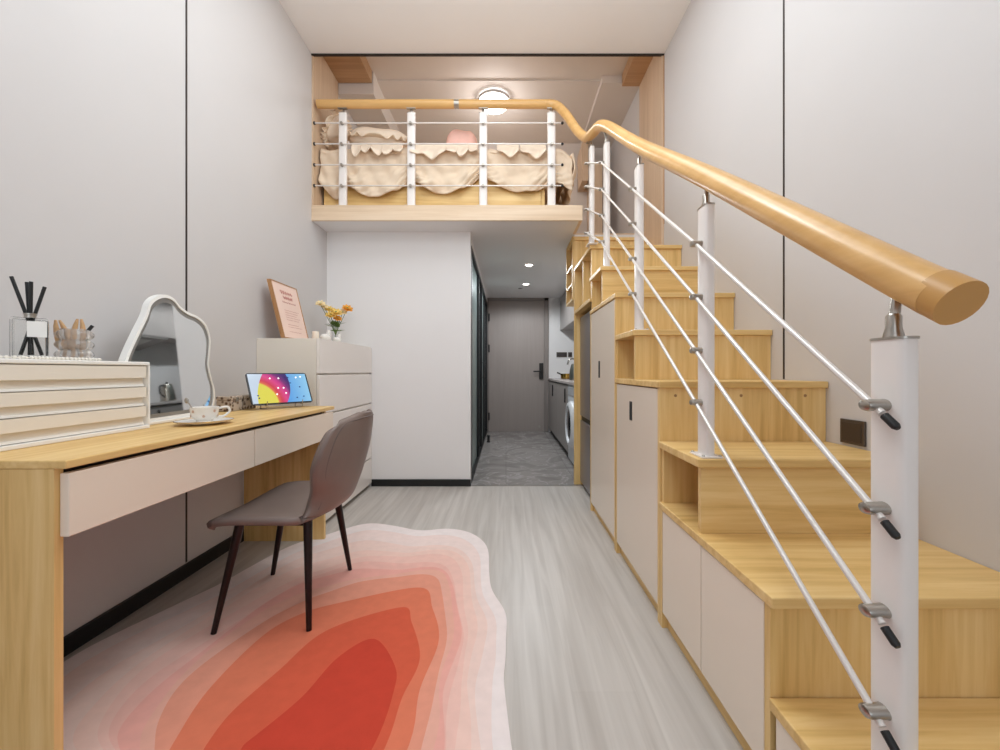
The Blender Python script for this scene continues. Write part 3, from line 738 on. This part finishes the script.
def scr_mat():
    m, nt, b = nodes('tablet_screen'); setp(b, Roughness=.08)
    b.inputs['Base Color'].default_value = (0.01, .01, .01, 1)
    uv = nt.nodes.new('ShaderNodeUVMap'); uv.uv_map = 'UVMap'
    sp = nt.nodes.new('ShaderNodeSeparateXYZ'); nt.links.new(uv.outputs['UV'], sp.inputs[0])
    def mth(op, a, b2=None):
        n = nt.nodes.new('ShaderNodeMath'); n.operation = op
        for i, q in enumerate((a, b2)):
            if q is None: continue
            if isinstance(q, (int, float)): n.inputs[i].default_value = q
            else: nt.links.new(q, n.inputs[i])
        return n.outputs[0]
    u_, v_ = sp.outputs[0], sp.outputs[1]
    dx = mth('MULTIPLY', mth('SUBTRACT', u_, .05), 1.55); dy = mth('MULTIPLY', v_, .8)
    dist = mth('MULTIPLY', mth('SQRT', mth('ADD', mth('MULTIPLY', dx, dx), mth('MULTIPLY', dy, dy))), .9)
    r1 = nt.nodes.new('ShaderNodeValToRGB'); e_ = r1.color_ramp.elements
    e_[0].position = 0; e_[0].color = rgb(230, 222, 84); e_[1].position = 1; e_[1].color = rgb(60, 30, 110)
    for p_, c_ in ((.50, (232, 222, 84)), (.535, (230, 110, 80)), (.60, (216, 60, 84)), (.72, (226, 70, 140)), (.80, (206, 56, 140)), (.88, (120, 40, 120))):
        k = e_.new(p_); k.color = rgb(*c_)
    nt.links.new(dist, r1.inputs['Fac'])
    lim = mth('SUBTRACT', mth('ADD', mth('MULTIPLY', v_, .36), .56), mth('MULTIPLY', mth('MULTIPLY', v_, v_), .28))
    blue = mth('GREATER_THAN', u_, lim)
    r3 = nt.nodes.new('ShaderNodeValToRGB'); r3.color_ramp.elements[0].position = .5; r3.color_ramp.elements[0].color = rgb(64, 150, 232); r3.color_ramp.elements[1].color = rgb(150, 210, 246)
    nt.links.new(u_, r3.inputs['Fac'])
    mx2 = nt.nodes.new('ShaderNodeMix'); mx2.data_type = 'RGBA'; nt.links.new(blue, mx2.inputs[0]); nt.links.new(r1.outputs[0], mx2.inputs[6]); nt.links.new(r3.outputs[0], mx2.inputs[7])
    lt = mth('LESS_THAN', u_, mth('ADD', .085, mth('MULTIPLY', mth('MULTIPLY', v_, v_), .16)))
    mx3 = nt.nodes.new('ShaderNodeMix'); mx3.data_type = 'RGBA'; nt.links.new(lt, mx3.inputs[0]); nt.links.new(mx2.outputs[2], mx3.inputs[6]); mx3.inputs[7].default_value = rgb(206, 222, 240)
    nt.links.new(mx3.outputs[2], b.inputs['Emission Color']); b.inputs['Emission Strength'].default_value = .85
    return m
m = MB(); uvl = m.bm.loops.layers.uv.new('UVMap')
a, b2, c2, d2 = (.022, .035), (.978, .035), (.978, .965), (.022, .965)
fvs = [m.bm.verts.new(tp(u, v, .0038)) for u, v in (a, b2, c2, d2)]
ff = m.bm.faces.new(fvs)
for lp, q in zip(ff.loops, ((0, 0), (1, 0), (1, 1), (0, 1))): lp[uvl].uv = q
scr = m.build('screen', scr_mat(), t, recalc=False)
IW, IDK = glow('icon_white', rgb(240, 236, 240), .8), glow('icon_dark', rgb(28, 60, 110), .5)
for k_, (u, v) in enumerate(((.36, .82), (.50, .82), (.55, .50), (.42, .30), (.57, .33), (.46, .5), (.80, .84), (.88, .86))): MB().ball(tp(u, v, .0042), .0048, .0048, .0048, n=8, m=5).build('app_icon', IW, scr)
for k_, (u, v) in enumerate(((.66, .84), (.68, .66), (.83, .52), (.86, .2), (.74, .17), (.12, .28), (.13, .2))): MB().ball(tp(u, v, .0042), .0042, .0042, .0042, n=8, m=5).build('app_icon', IDK, scr)
# wire stand
t = thing('tablet_stand', 'small wire stand holding up the tablet', 'stand', (-1.17, 2.13, DT))
for u in (.22, .80):
    pth = [tp(u, 0, .014) + Vector((0, 0, .012)), tp(u, 0, .012) - Vector((0, 0, .0035)), tp(u, 0, -.006) - Vector((0, 0, .0035)), tp(u, .45, -.008)]
    bb = tp(u, .45, -.008); foot = Vector((bb.x, bb.y, 0)) + back_d * .03; foot.z = DT + .003
    ft = tp(u, 0, .0); ft = Vector((ft.x, ft.y, DT + .003))
    o = MB(); o.tube(pth, .0022, 8); o.tube([pth[1], ft + Nn * .01], .0022, 8); o.tube([bb, foot], .0022, 8); o.tube([ft + Nn * .01, foot], .0022, 8)
    o.build('wire_leg', STEEL, t, 60)
o = MB(); o.tube([tp(.22, .45, -.009), tp(.80, .45, -.009)], .0022, 8); o.build('cross_wire', STEEL, t, 60)

# ------------------------------------------------------------------ things on the dresser
t = thing('framed_poster', 'framed pink text print leaning on the wall above the dresser', 'picture', (-1.36, 2.62, DZ))
yA, yB_, hz = 2.468, 2.775, .355
def fp(d, y, z): return Vector((-1.335 + d - .245 * z, y, DZ + .0055 + z))
def fbox(mb, y0, y1, z0, z1, d0, d1):
    vs = [mb.bm.verts.new(fp(d, y, z)) for d in (d0, d1) for y, z in ((y0, z0), (y1, z0), (y1, z1), (y0, z1))]
    mb.faces([mb.bm.faces.new([vs[i] for i in q]) for q in ((0, 1, 2, 3), (4, 7, 6, 5), (0, 4, 5, 1), (1, 5, 6, 2), (2, 6, 7, 3), (3, 7, 4, 0))])
m = MB(); w_ = .006
fbox(m, yA, yA + w_, 0, hz, -.02, .004); fbox(m, yB_ - w_, yB_, 0, hz, -.02, .004); fbox(m, yA + w_, yB_ - w_, 0, w_, -.02, .004); fbox(m, yA + w_, yB_ - w_, hz - w_, hz, -.02, .004)
m.build('frame', FRAMEW, t)
m = MB(); fbox(m, yA + w_, yB_ - w_, w_, hz - w_, -.006, .001); pr = m.build('print', PINKPAPER, t)
m = MB()
def stroke(y0, y1, z, amp, r, wv):
    m.tube([fp(.0018, y0 + (y1 - y0) * i / 40, z + amp * math.sin(wv * i) * (1 if i % 3 else .5)) for i in range(41)], r, 5)
stroke(2.55, 2.69, .295, .012, .0022, 1.1); stroke(2.57, 2.68, .262, .011, .0022, 1.3); stroke(2.55, 2.71, .232, .005, .0016, 1.2)
for k_, z in enumerate((.18, .165, .15, .135, .12, .09, .075, .045)): stroke(2.55, 2.72 - .02 * (k_ % 3), z, .0016, .0009, 1.4)
m.build('handwriting', INK, pr)
# vase with flowers
vx, vy = -1.30, 3.13
t = thing('glass_vase', 'small clear glass vase with water on the dresser far end', 'vase', (vx, vy, DZ))
b = MB(); b.lathe([(.024, .0003), (.026, .004), (.026, .06), (.023, .085), (.0255, .105), (.0235, .105), (.021, .085), (.024, .058), (.024, .008), (.001, .007)], (vx, vy, DZ), 28); b.build('glass', GLASS, t, 50)
fl_spec = [(-.085, -.05, .30, PETALP, .026), (-.05, .01, .27, PETAL, .026), (.005, -.01, .245, PETAL, .032), (-.025, -.03, .22, PETAL, .028), (.075, .02, .285, PETALO, .03), (.045, .01, .255, PETALP, .024), (.02, -.02, .20, PETALO, .024), (-.07, -.02, .285, PETALP, .02)]
labs = ['pale yellow flower at the far left of the vase bouquet', 'yellow flower left of the bouquet centre', 'large yellow flower in the middle of the bouquet', 'yellow flower low on the left of the bouquet', 'orange flower at the far right of the bouquet', 'pale flower just left of the orange one at right', 'small orange flower lowest in the bouquet', 'small pale flower beside the far left one']
for (dx, dy, hh, pm, r_), lb in zip(fl_spec, labs):
    r_ *= 1.45
    # spread is mostly along the dresser length and width
    tip = Vector((vx + dx * .9, vy + dy + dx * .45, DZ + hh))
    f_ = thing('cut_flower', lb, 'flower', (vx, vy, DZ + .008), 'yellow flowers in the vase')
    MB().tube(smooth_path([(vx - dx * .12, vy - dy * .1, DZ + .010), (vx + dx * .12, vy + dy * .12, DZ + .11), tip], 5), .0022, 6).build('stem', STEM, f_, 60)
    p = MB(); ax = Vector((dx * 1.5 + .3, -.5, .7)).normalized(); u = ax.orthogonal().normalized(); v = ax.cross(u)
    for ly, (nn, rad, lift) in enumerate(((6, 1.0, .15), (5, .65, .55))):
        for i in range(nn):
            a = 2 * PI * i / nn + ly * .5; d = u * math.cos(a) + v * math.sin(a); sd = ax.cross(d)
            def pf(s_, q, d=d, sd=sd): 
                wq = math.sin(PI * min(1, .12 + .8 * q)) * .45 * r_ * rad
                return tip + d * (r_ * rad * q) + sd * ((2 * s_ - 1) * wq) + ax * (r_ * (lift * q * q + .12 * (2 * s_ - 1) ** 2))
            p.grid(pf, 5, 5)
    p.build('petals', pm, f_, 60, thick=.0008)
    q = MB(); q.ball(tip + ax * r_ * .15, r_ * .22, n=8, m=6); q.build('flower_centre', STEM, f_, 60)
    base = Vector((vx + dx * .3, vy + dy * .3, DZ + .14))
    for i in range(3):
        lf_ = MB(); base.z = DZ + (.14, .16, .11)[i]
        dd = Vector((dx * 8 + (.6 if i else -.6), -.4 + i, .5)).normalized(); sd = dd.cross(Vector((0, 0, 1))).normalized()
        lf_.grid(lambda s_, q, dd=dd, sd=sd: base + dd * (.055 * q) + sd * ((2 * s_ - 1) * .014 * math.sin(PI * min(1, .08 + .9 * q))), 4, 6)
        lf_.build('leaf', STEM, f_, 60, thick=.0006)
# candle and white ornaments
b = MB(); b.lathe([(.021, .0003), (.022, .002), (.022, .072), (.020, .075), (.001, .073)], (-1.30, 2.80, DZ), 24); b.tube([(-1.30, 2.80, DZ + .07), (-1.301, 2.80, DZ + .082)], .0012, 6)
tag(b.build('candle', CANDLE, None, 40), 'cream pillar candle beside the framed print on the dresser', 'candle')
def bird(cx, cy, s_, label):
    t = thing('ceramic_bird', label, 'ornament', (cx, cy, DZ), 'white ornaments on the dresser')
    b = MB(); P = [(-.045, .024), (-.035, .028), (-.01, .026), (.012, .03), (.022, .045), (.024, .058), (.030, .066), (.040, .064)]
    b.tube(smooth_path([(cx, cy + y * s_, DZ + z * s_) for y, z in P], 4), [s_ * r for r in [.006 + .019 * math.sin(PI * min(1, i / 17)) if i < 17 else .010 if i < 24 else .009 - .0016 * (i - 24) * .8 for i in range(29)]], 14)
    b.build('body', CERAM, t, 60)
    b = MB(); b.lathe([(.016 * s_, .0003), (.018 * s_, .002), (.012 * s_, .010 * s_)], (cx, cy - .006 * s_, DZ), 16); b.build('foot', CERAM, t, 60)
bird(-1.27, 2.90, 1.35, 'white ceramic bird next to the candle on the dresser')
bird(-1.24, 3.02, 1.1, 'smaller white ceramic bird next to the flower vase')

# ------------------------------------------------------------------ loft bed
t = thing('loft_bed', 'oak bed with a white mattress standing behind the loft railing', 'bed', (-.45, 3.9, ZD))
BX0, BX1, BY0, BY1 = -1.455, .47, 3.245, 4.66
b = MB(); b.box(BX0, .28, BY0 + .03, BY0 + .055, ZD + .0005, ZD + .30, .003); b.build('side_board', OAKX, t)
b = MB(); b.box(BX0, .28, BY1 - .03, BY1, ZD + .0005, ZD + .30, .003); b.build('side_board', OAKX, t)
b = MB(); b.box(.282, .31, BY0 + .03, BY1, ZD + .0005, ZD + .30, .003); b.build('end_board', OAKY, t)
b = MB(); b.box(BX0, .45, BY0 + .03, BY1, ZD + .302, ZD + .47, .03, 3); b.build('mattress', FABRICL, t, 40)
bw = MB(); nz = lambda a: math.sin(a)
swags = [(-1.47, 2.44, -1.25, 2.44, .125, .6), (-1.25, 2.44, -.73, 2.475, .125, .45), (-.73, 2.475, -.20, 2.49, .125, .47), (-.20, 2.49, .38, 2.45, .10, .55), (.38, 2.45, .56, 2.43, .03, .5)]
def lowz(x):
    for xa, za, xb, zb, dp, pk in swags:
        if x <= xb:
            f = min(max((x - xa) / (xb - xa), 0), 1); g = f ** (math.log(.5) / math.log(pk))
            return za + (zb - za) * f - dp * math.sin(PI * g) ** .85
    return 2.43
TOPZ = 2.72
def spread(u, v):
    x = -1.462 + u * 1.985
    endk = max(0, (u - .945) / .055)
    if v < .35:
        q = v / .35; y = BY1 - q * (BY1 - BY0 - .03); z = TOPZ + .01 * math.sin(9 * x + 4 * y) * math.sin(7 * y)
    else:
        q = (v - .35) / .65
        zl = lowz(x)
        a = min(1, q / .18) * PI / 2
        y = BY0 + .03 - .045 * math.sin(a); z = TOPZ - .045 * (1 - math.cos(a)) + (.010 * math.sin(15 * x) + .007 * math.sin(37 * x)) * (1 - q)
        if q > .18:
            s_ = (q - .18) / .82; z = TOPZ - .045 - s_ * (TOPZ - .045 - zl)
            sw = (2.5 - zl) * 1.3
            gf = sum(math.exp(-((x - g) / .13) ** 2) for g in (-1.22, -.74, -.2, .36)); y += -.016 * gf * math.sin(85 * (x + .25 * s_ * s_)) * s_ - .018 * math.sin(x * 23 + s_ * 4) * s_ - .012 * math.sin((x * 9) + 14 * s_ * (1 + sw)) * (.4 + sw) + .010 * s_ - .02 * math.exp(-((s_ - .8) / .2) ** 2) + .006 * math.sin(47 * x - 9 * s_)
    if endk > 0:
        z -= .09 * endk ** 2 * (1 if v < .5 else .4); y += .01 * endk
    return Vector((x, y, z))
bw.grid(spread, 240, 60)
bs = bw.build('bedspread', FABRIC, None, 60, thick=.008, toff=0)
tag(bs, 'cream bedspread with swagged scalloped edge draped over the loft bed', 'bedspread')
# ruffle strips along its top edge, parts of the spread
WM[bs.name] = Matrix.Identity(4)
for (xa, xb, drop, ph, wv, zt_) in ((-1.20, -.80, .11, 0, 5.0, 2.735), (-.74, -.46, .12, 0, 1.0, 2.725), (-.46, -.22, .10, .6, 2.6, 2.725), (-.07, .10, .105, 0, 1.0, 2.72), (.11, .31, .11, 0, 1.0, 2.72)):
    r_ = MB()
    def rf(u, v, xa=xa, xb=xb, drop=drop, wv=wv, ph=ph, zt_=zt_):
        x = xa + (xb - xa) * u
        dz = drop * (.62 + .38 * abs(math.sin(PI * (u * wv) + ph)) ** .6) * (1 + .18 * math.sin(31 * x))
        q = min(1, v / .4); y = 3.262 - .064 * math.sin(q * PI / 2) - max(0, v - .3) * (.052 + .018 * math.sin(62 * x + 3 * v) + .012 * math.sin(23 * x))
        z = zt_ + .012 * (1 - q) + .006 - max(0, v - .15) / .85 * dz
        return Vector((x, y, z))
    r_.grid(rf, 140, 12); r_.build('ruffle', FABRICL, bs, 60, thick=.006, toff=0)
# side overhang at the foot end
r_ = MB()
def sidef(u, v):
    y = 3.22 + u * 1.1
    x = .523 + .03 * math.sin(PI * min(1, v * 1.2)) + .014 * math.sin(38 * y + 3 * v)
    z = 2.668 - .28 * v - .045 * math.sin(11 * y) * v
    return Vector((x, y, z))
r_.grid(sidef, 60, 14); r_.build('end_drop', FABRIC, bs, 60, thick=.008, toff=0)
# pillows
def pillow(name, label, c, L, D, T, mat, rot, ruff=.05, ruf_mat=None, cat='pillow', group=None):
    t = thing(name, label, cat, c, group); R = Matrix.Translation(Vector(c)) @ rot
    p = MB()
    def pf(u, v):
        th = 2 * PI * u; ph = -PI / 2 + PI * v
        cx_, sx_ = math.cos(th), math.sin(th)
        sq = lambda q, e_: math.copysign(abs(q) ** e_, q)
        cp = math.cos(ph) ** .55 if math.cos(ph) > 0 else 0
        return R @ Vector((L / 2 * sq(cx_, .55) * cp, D / 2 * sq(sx_, .55) * cp, T / 2 * math.sin(ph) * (1 + .04 * math.sin(5 * th))))
    p.grid(pf, 48, 18, True); p.build('cushion_body', mat, t, 60)
    if ruff:
        r2 = MB()
        def rf(u, v):
            th = 2 * PI * u; sq = lambda q, e_: math.copysign(abs(q) ** e_, q)
            f = 1 + 0 * v; ex = v * ruff
            dx_, dy_ = sq(math.cos(th), .55), sq(math.sin(th), .55)
            return R @ Vector(((L / 2 * .97 + ex) * dx_, (D / 2 * .97 + ex) * dy_, v * .016 * math.sin(46 * th / 2)))
        r2.grid(rf, 220, 5, True); r2.build('ruffle', ruf_mat or mat, t, 60, thick=.004, toff=0)
    return t
pillow('pillow', 'cream ruffled pillow lying at the head of the loft bed', (-1.03, 3.42, 2.85), .50, .34, .19, FABRICL, Matrix.Rotation(math.radians(13), 4, 'X') @ Matrix.Rotation(math.radians(5), 4, 'Y'), .055, FABRIC)
pillow('pillow', 'cream ruffled pillow propped against the left oak panel of the loft', (-1.40, 3.40, 2.93), .22, .26, .09, FABRICL, Matrix.Rotation(math.radians(-62), 4, 'Y'), .05, FABRIC)
pillow('cushion', 'small pink cushion peeking over the middle of the bedspread', (-.37, 3.46, 2.845), .26, .22, .23, PINK, Matrix.Rotation(math.radians(8), 4, 'Y'), 0, PINK, cat='cushion')
# oak cabinet in the loft corner
t = thing('corner_cabinet', 'oak cabinet with rounded top in the loft corner behind the posts', 'cabinet', (1.05, 4.5, ZD))
b = MB(); b.box(.935, 1.03, 4.38, 4.735, ZD + .0005, 3.19, .004); b.build('lower_cabinet', COLOAK, t)
b = MB(); poly = [(.826, 3.02), (.892, 3.02), (.892, 3.47)] + [(.826 + .05 - .05 * math.cos(a), 3.42 + .05 * math.sin(a)) for a in [PI / 2 - i * PI / 12 for i in range(7)]]
b.prism(poly, lambda x, z: (x, 4.45, z), lambda x, z: (x, 4.735, z)); b.build('upper_cabinet', COLOAK, t)
MB().box(.826, 1.03, 4.718, 4.738, 3.022, 3.185).build('back_board', COLOAK, t)
# ceiling lamp
lc = (-.115, 3.95, 3.585)
t = thing('ceiling_lamp', 'round glowing dome lamp on the loft ceiling', 'ceiling lamp', lc)
b = MB(); b.lathe([(.12, -.0005), (.12, -.014)], lc, 40); b.build('halo_ring', glow('halo_on', (.9, .95, 1, 1), 14), t, 40)
b = MB(); b.lathe([(.148, -.0145), (.152, -.017), (.152, -.040), (.146, -.042)], lc, 40); b.build('housing', plain('lamp_grey', rgb(190, 186, 184), .4), t, 40)
b = MB(); b.lathe([(.144, -.0425), (.14, -.062), (.12, -.084), (.08, -.098), (.001, -.104)], lc, 40); b.build('diffuser', LAMPON, t, 60)

# ------------------------------------------------------------------ hall
for (x, y, lb) in ((.25, 4.46, 'round recessed downlight nearer the room in the hall ceiling'), (.265, 5.44, 'round recessed downlight nearer the entrance door in the hall ceiling')):
    t = thing('downlight', lb, 'ceiling lamp', (x, y, ZS), 'hall downlights')
    b = MB(); b.lathe([(.052, -.0003), (.054, -.003), (.050, -.006), (.040, -.004), (.038, -.001)], (x, y, ZS), 28, 'Z', False); b.build('trim_ring', POSTWHITE, t, 40)
    b = MB(); b.lathe([(.039, -.0006), (.039, -.003), (.001, -.004)], (x, y, ZS), 28); b.build('lens', SPOTON, t, 40)
b = MB(); b.lathe([(.03, -.0003), (.032, -.002), (.026, -.008), (.001, -.009)], (.2, 5.72, ZS), 20)
tag(b.build('smoke_detector', plain('detector', rgb(160, 150, 146), .5), None, 40), 'small round detector on the hall ceiling by the door', 'detector')
# kitchen run
KX = .668
t = thing('kitchen_cabinet', 'grey two-door kitchen base cabinet beside the entrance door', 'cabinet', (.93, 5.4, 0))
KGREY = plain('kitchen_grey', rgb(160, 152, 148), .3)
b = MB(); b.box(KX + .02, XW, 4.43, YE - .002, .07, .80); b.build('body', KGREY, t)
b = MB(); b.box(KX + .045, XW, 4.43, YE - .002, 0, .069); b.build('plinth', BLACK, t)
for a, c_, hy in ((4.435, 5.45, 4.62), (5.46, YE - .006, 5.85)):
    o = MB().box(KX, KX + .018, a, c_, .075, .796, .002).build('cabinet_door', KGREY, t)
    MB().box(KX - .012, KX - .0003, hy - .012, hy + .012, .60, .76, .003).build('door_pull', HANDLE, o)
b = MB(); b.box(KX - .012, XW, 3.49, YE - .002, .812, .842, .004); tag(b.build('kitchen_worktop', plain('worktop', rgb(196, 186, 182), .25), None), 'pale kitchen worktop over the washing machine and grey cabinet', 'worktop')
t = thing('washing_machine', 'white front-loading washing machine under the kitchen worktop', 'washing machine', (.93, 4.1, 0))
b = MB(); b.box(KX, XW, 3.80, 4.42, .02, .808, .012, 3); b.build('body', WHITEAPP, t, 40)
b = MB(); b.lathe([(.235, .0), (.235, -.02), (.215, -.045), (.185, -.05), (.175, -.03), (.175, -.002)], (KX - .0003, 4.11, .42), 40, 'X', False); wd = b.build('door_ring', WHITEAPP, t, 50)
b = MB(); b.lathe([(.174, -.003), (.172, -.028), (.12, -.045), (.001, -.052)], (KX, 4.11, .42), 32, 'X'); b.build('door_glass', plain('drum_glass', rgb(30, 30, 34), .08), wd, 50)
b = MB(); b.box(KX - .004, KX, 3.83, 4.4, .70, .79, .001); b.build('control_panel', plain('panel_silver', rgb(196, 198, 202), .25), t)
for y in (3.86, 4.36): MB().cyl((.72, y, 0), (.72, y, .021), .02).build('foot', RUBBER, t)
t = thing('wall_cabinet', 'grey kitchen wall cabinet over the worktop', 'cabinet', (1.03, 5.4, 1.6))
b = MB(); b.box(.875, XW, 3.9, YE - .002, 1.60, ZS - .002); b.build('body', KGREY, t)
for a, c_ in ((3.905, 4.75), (4.755, 5.62), (5.625, YE - .006)): MB().box(.857, .8745, a, c_, 1.595, ZS - .006, .002).build('cabinet_door', KGREY, t)
t = thing('range_hood', 'grey slanted range hood under the wall cabinet', 'range hood', (1.05, 5.0, 1.5))
b = MB(); b.prism([(.86, 1.594), (.86, 1.57), (1.19, 1.47), (1.198, 1.594)], lambda x, z: (x, 4.2, z), lambda x, z: (x, 5.2, z)); b.build('body', plain('hood_grey', rgb(130, 124, 120), .35, .3), t)
b = MB(); b.prism([(.90, 1.5555), (.90, 1.552), (1.15, 1.477), (1.15, 1.4808)], lambda x, z: (x, 4.4, z), lambda x, z: (x, 5.0, z)); b.build('filter', STEEL, t)
for x0, x1, lb in ((.80, .965, 'wide dark socket strip on the wall by the entrance door'), (.985, 1.045, 'small dark socket on the wall right of the wide strip')):
    t = thing('wall_socket', lb, 'socket', (x0, YE, 1.2), 'dark sockets by the entrance')
    MB().box(x0, x1, YE - .012, YE - .0005, 1.175, 1.252, .002).build('plate', SOCKET, t)
    MB().box(x0 + .01, x1 - .01, YE - .014, YE - .012, 1.19, 1.237).build('cover', plain('socket_cover', rgb(60, 56, 55), .4), t)
KT = .842
t = thing('brass_pot', 'brass cooking pot on the kitchen worktop', 'pot', (.86, 5.8, KT))
b = MB(); b.lathe([(.07, .0003), (.085, .01), (.088, .075), (.084, .075), (.08, .012), (.001, .008)], (.86, 5.8, KT), 28); b.build('bowl', BRASS, t, 40)
b = MB(); b.tube([(.78, 5.78, KT + .065), (.72, 5.76, KT + .09)], .01, 10); b.build('handle', RUBBER, t, 40)
t = thing('kitchen_faucet', 'chrome arched faucet on the kitchen worktop', 'faucet', (.98, 5.6, KT))
b = MB(); b.tube(smooth_path([(.98, 5.6, KT + .0005), (.98, 5.6, KT + .2), (.95, 5.6, KT + .27), (.87, 5.6, KT + .27), (.84, 5.6, KT + .2)], 6), .012, 12); b.build('spout', STEEL, t, 50)
b = MB(); b.lathe([(.026, .0003), (.026, .01), (.016, .03)], (.98, 5.6, KT), 20); b.build('base', STEEL, t, 50)
b = MB(); b.cyl((.98, 5.613, KT + .06), (.93, 5.66, KT + .10), .007); b.build('lever', STEEL, t, 50)
t = thing('kettle', 'grey electric kettle beside the oak panel on the worktop', 'kettle', (.86, 5.1, KT))
b = MB(); b.lathe([(.07, .0003), (.075, .006), (.068, .12), (.05, .19), (.045, .2), (.001, .205)], (.86, 5.1, KT), 28); b.build('body', STEEL, t, 40)
b = MB(); b.tube(smooth_path([(.85, 5.04, KT + .18), (.85, 4.97, KT + .18), (.85, 4.96, KT + .1), (.85, 5.03, KT + .05)], 6), .009, 10); b.build('handle', RUBBER, t, 50)
b = MB(); b.lathe([(.008, .204), (.012, .212), (.012, .222), (.001, .226)], (.86, 5.1, KT), 14); b.build('lid_knob', RUBBER, t, 50)

# ------------------------------------------------------------------ light
def area(name, loc, rot, sx, sy, pw, col=(1, 1, 1), spread=PI):
    l = bpy.data.lights.new(name, 'AREA'); l.shape = 'RECTANGLE'; l.size = sx; l.size_y = sy; l.energy = pw; l.color = col; l.spread = spread
    o = bpy.data.objects.new(name, l); COL.objects.link(o); o.location = loc; o.rotation_euler = rot; return o
WB = (.87, .955, 1.0)
area('window_daylight', (-.12, YBK - .02, 1.9), (PI / 2, 0, 0), 2.3, 2.0, 14, WB)
area('ceiling_panel_light', (-.15, 1.9, ZC - .02), (0, 0, 0), 1.5, 1.5, 22, WB)
def point(name, loc, pw, col, r):
    l = bpy.data.lights.new(name, 'POINT'); l.energy = pw; l.color = col; l.shadow_soft_size = r
    o = bpy.data.objects.new(name, l); COL.objects.link(o); o.location = loc
for gy, gz, gw in ((.72, 2.25, 12), (1.55, 2.6, 21)): point('added_fill_light', (-.1, gy, gz), gw, WB, .2)  # added fill lights out of view, no pendant there; brighten risers, posts and walls
point('loft_lamp_light', (lc[0], lc[1], lc[2] - .17), 5, (.95, .97, 1), .06)
for x, y in ((.25, 4.46), (.265, 5.44)):
    l = bpy.data.lights.new('downlight_beam', 'SPOT'); l.energy = 40; l.spot_size = math.radians(172); l.spot_blend = .3; l.color = (.9, .96, 1); l.shadow_soft_size = .035
    o = bpy.data.objects.new('downlight_beam', l); COL.objects.link(o); o.location = (x, y, ZS - .012)
w = bpy.data.worlds.new('World'); sc.world = w; w.use_nodes = True
w.node_tree.nodes['Background'].inputs['Color'].default_value = (.8, .87, 1, 1); w.node_tree.nodes['Background'].inputs['Strength'].default_value = .6

# ------------------------------------------------------------------ camera
cam = bpy.data.cameras.new('camera'); co = bpy.data.objects.new('camera', cam); COL.objects.link(co)
co.location = (0, 0, .955); co.rotation_euler = (PI / 2, 0, 0)
cam.sensor_fit = 'HORIZONTAL'; cam.sensor_width = 36; cam.lens = 36 * .41
cam.shift_x = -.006; cam.shift_y = -.004; cam.clip_start = .02
sc.camera = co
sc.view_settings.view_transform = 'Standard'; sc.view_settings.look = 'None'; sc.view_settings.gamma = 1; sc.view_settings.use_curve_mapping = False
sc.view_settings.exposure = 0.07
sc.cycles.use_denoising = True
sc.cycles.max_bounces = 10; sc.cycles.diffuse_bounces = 6
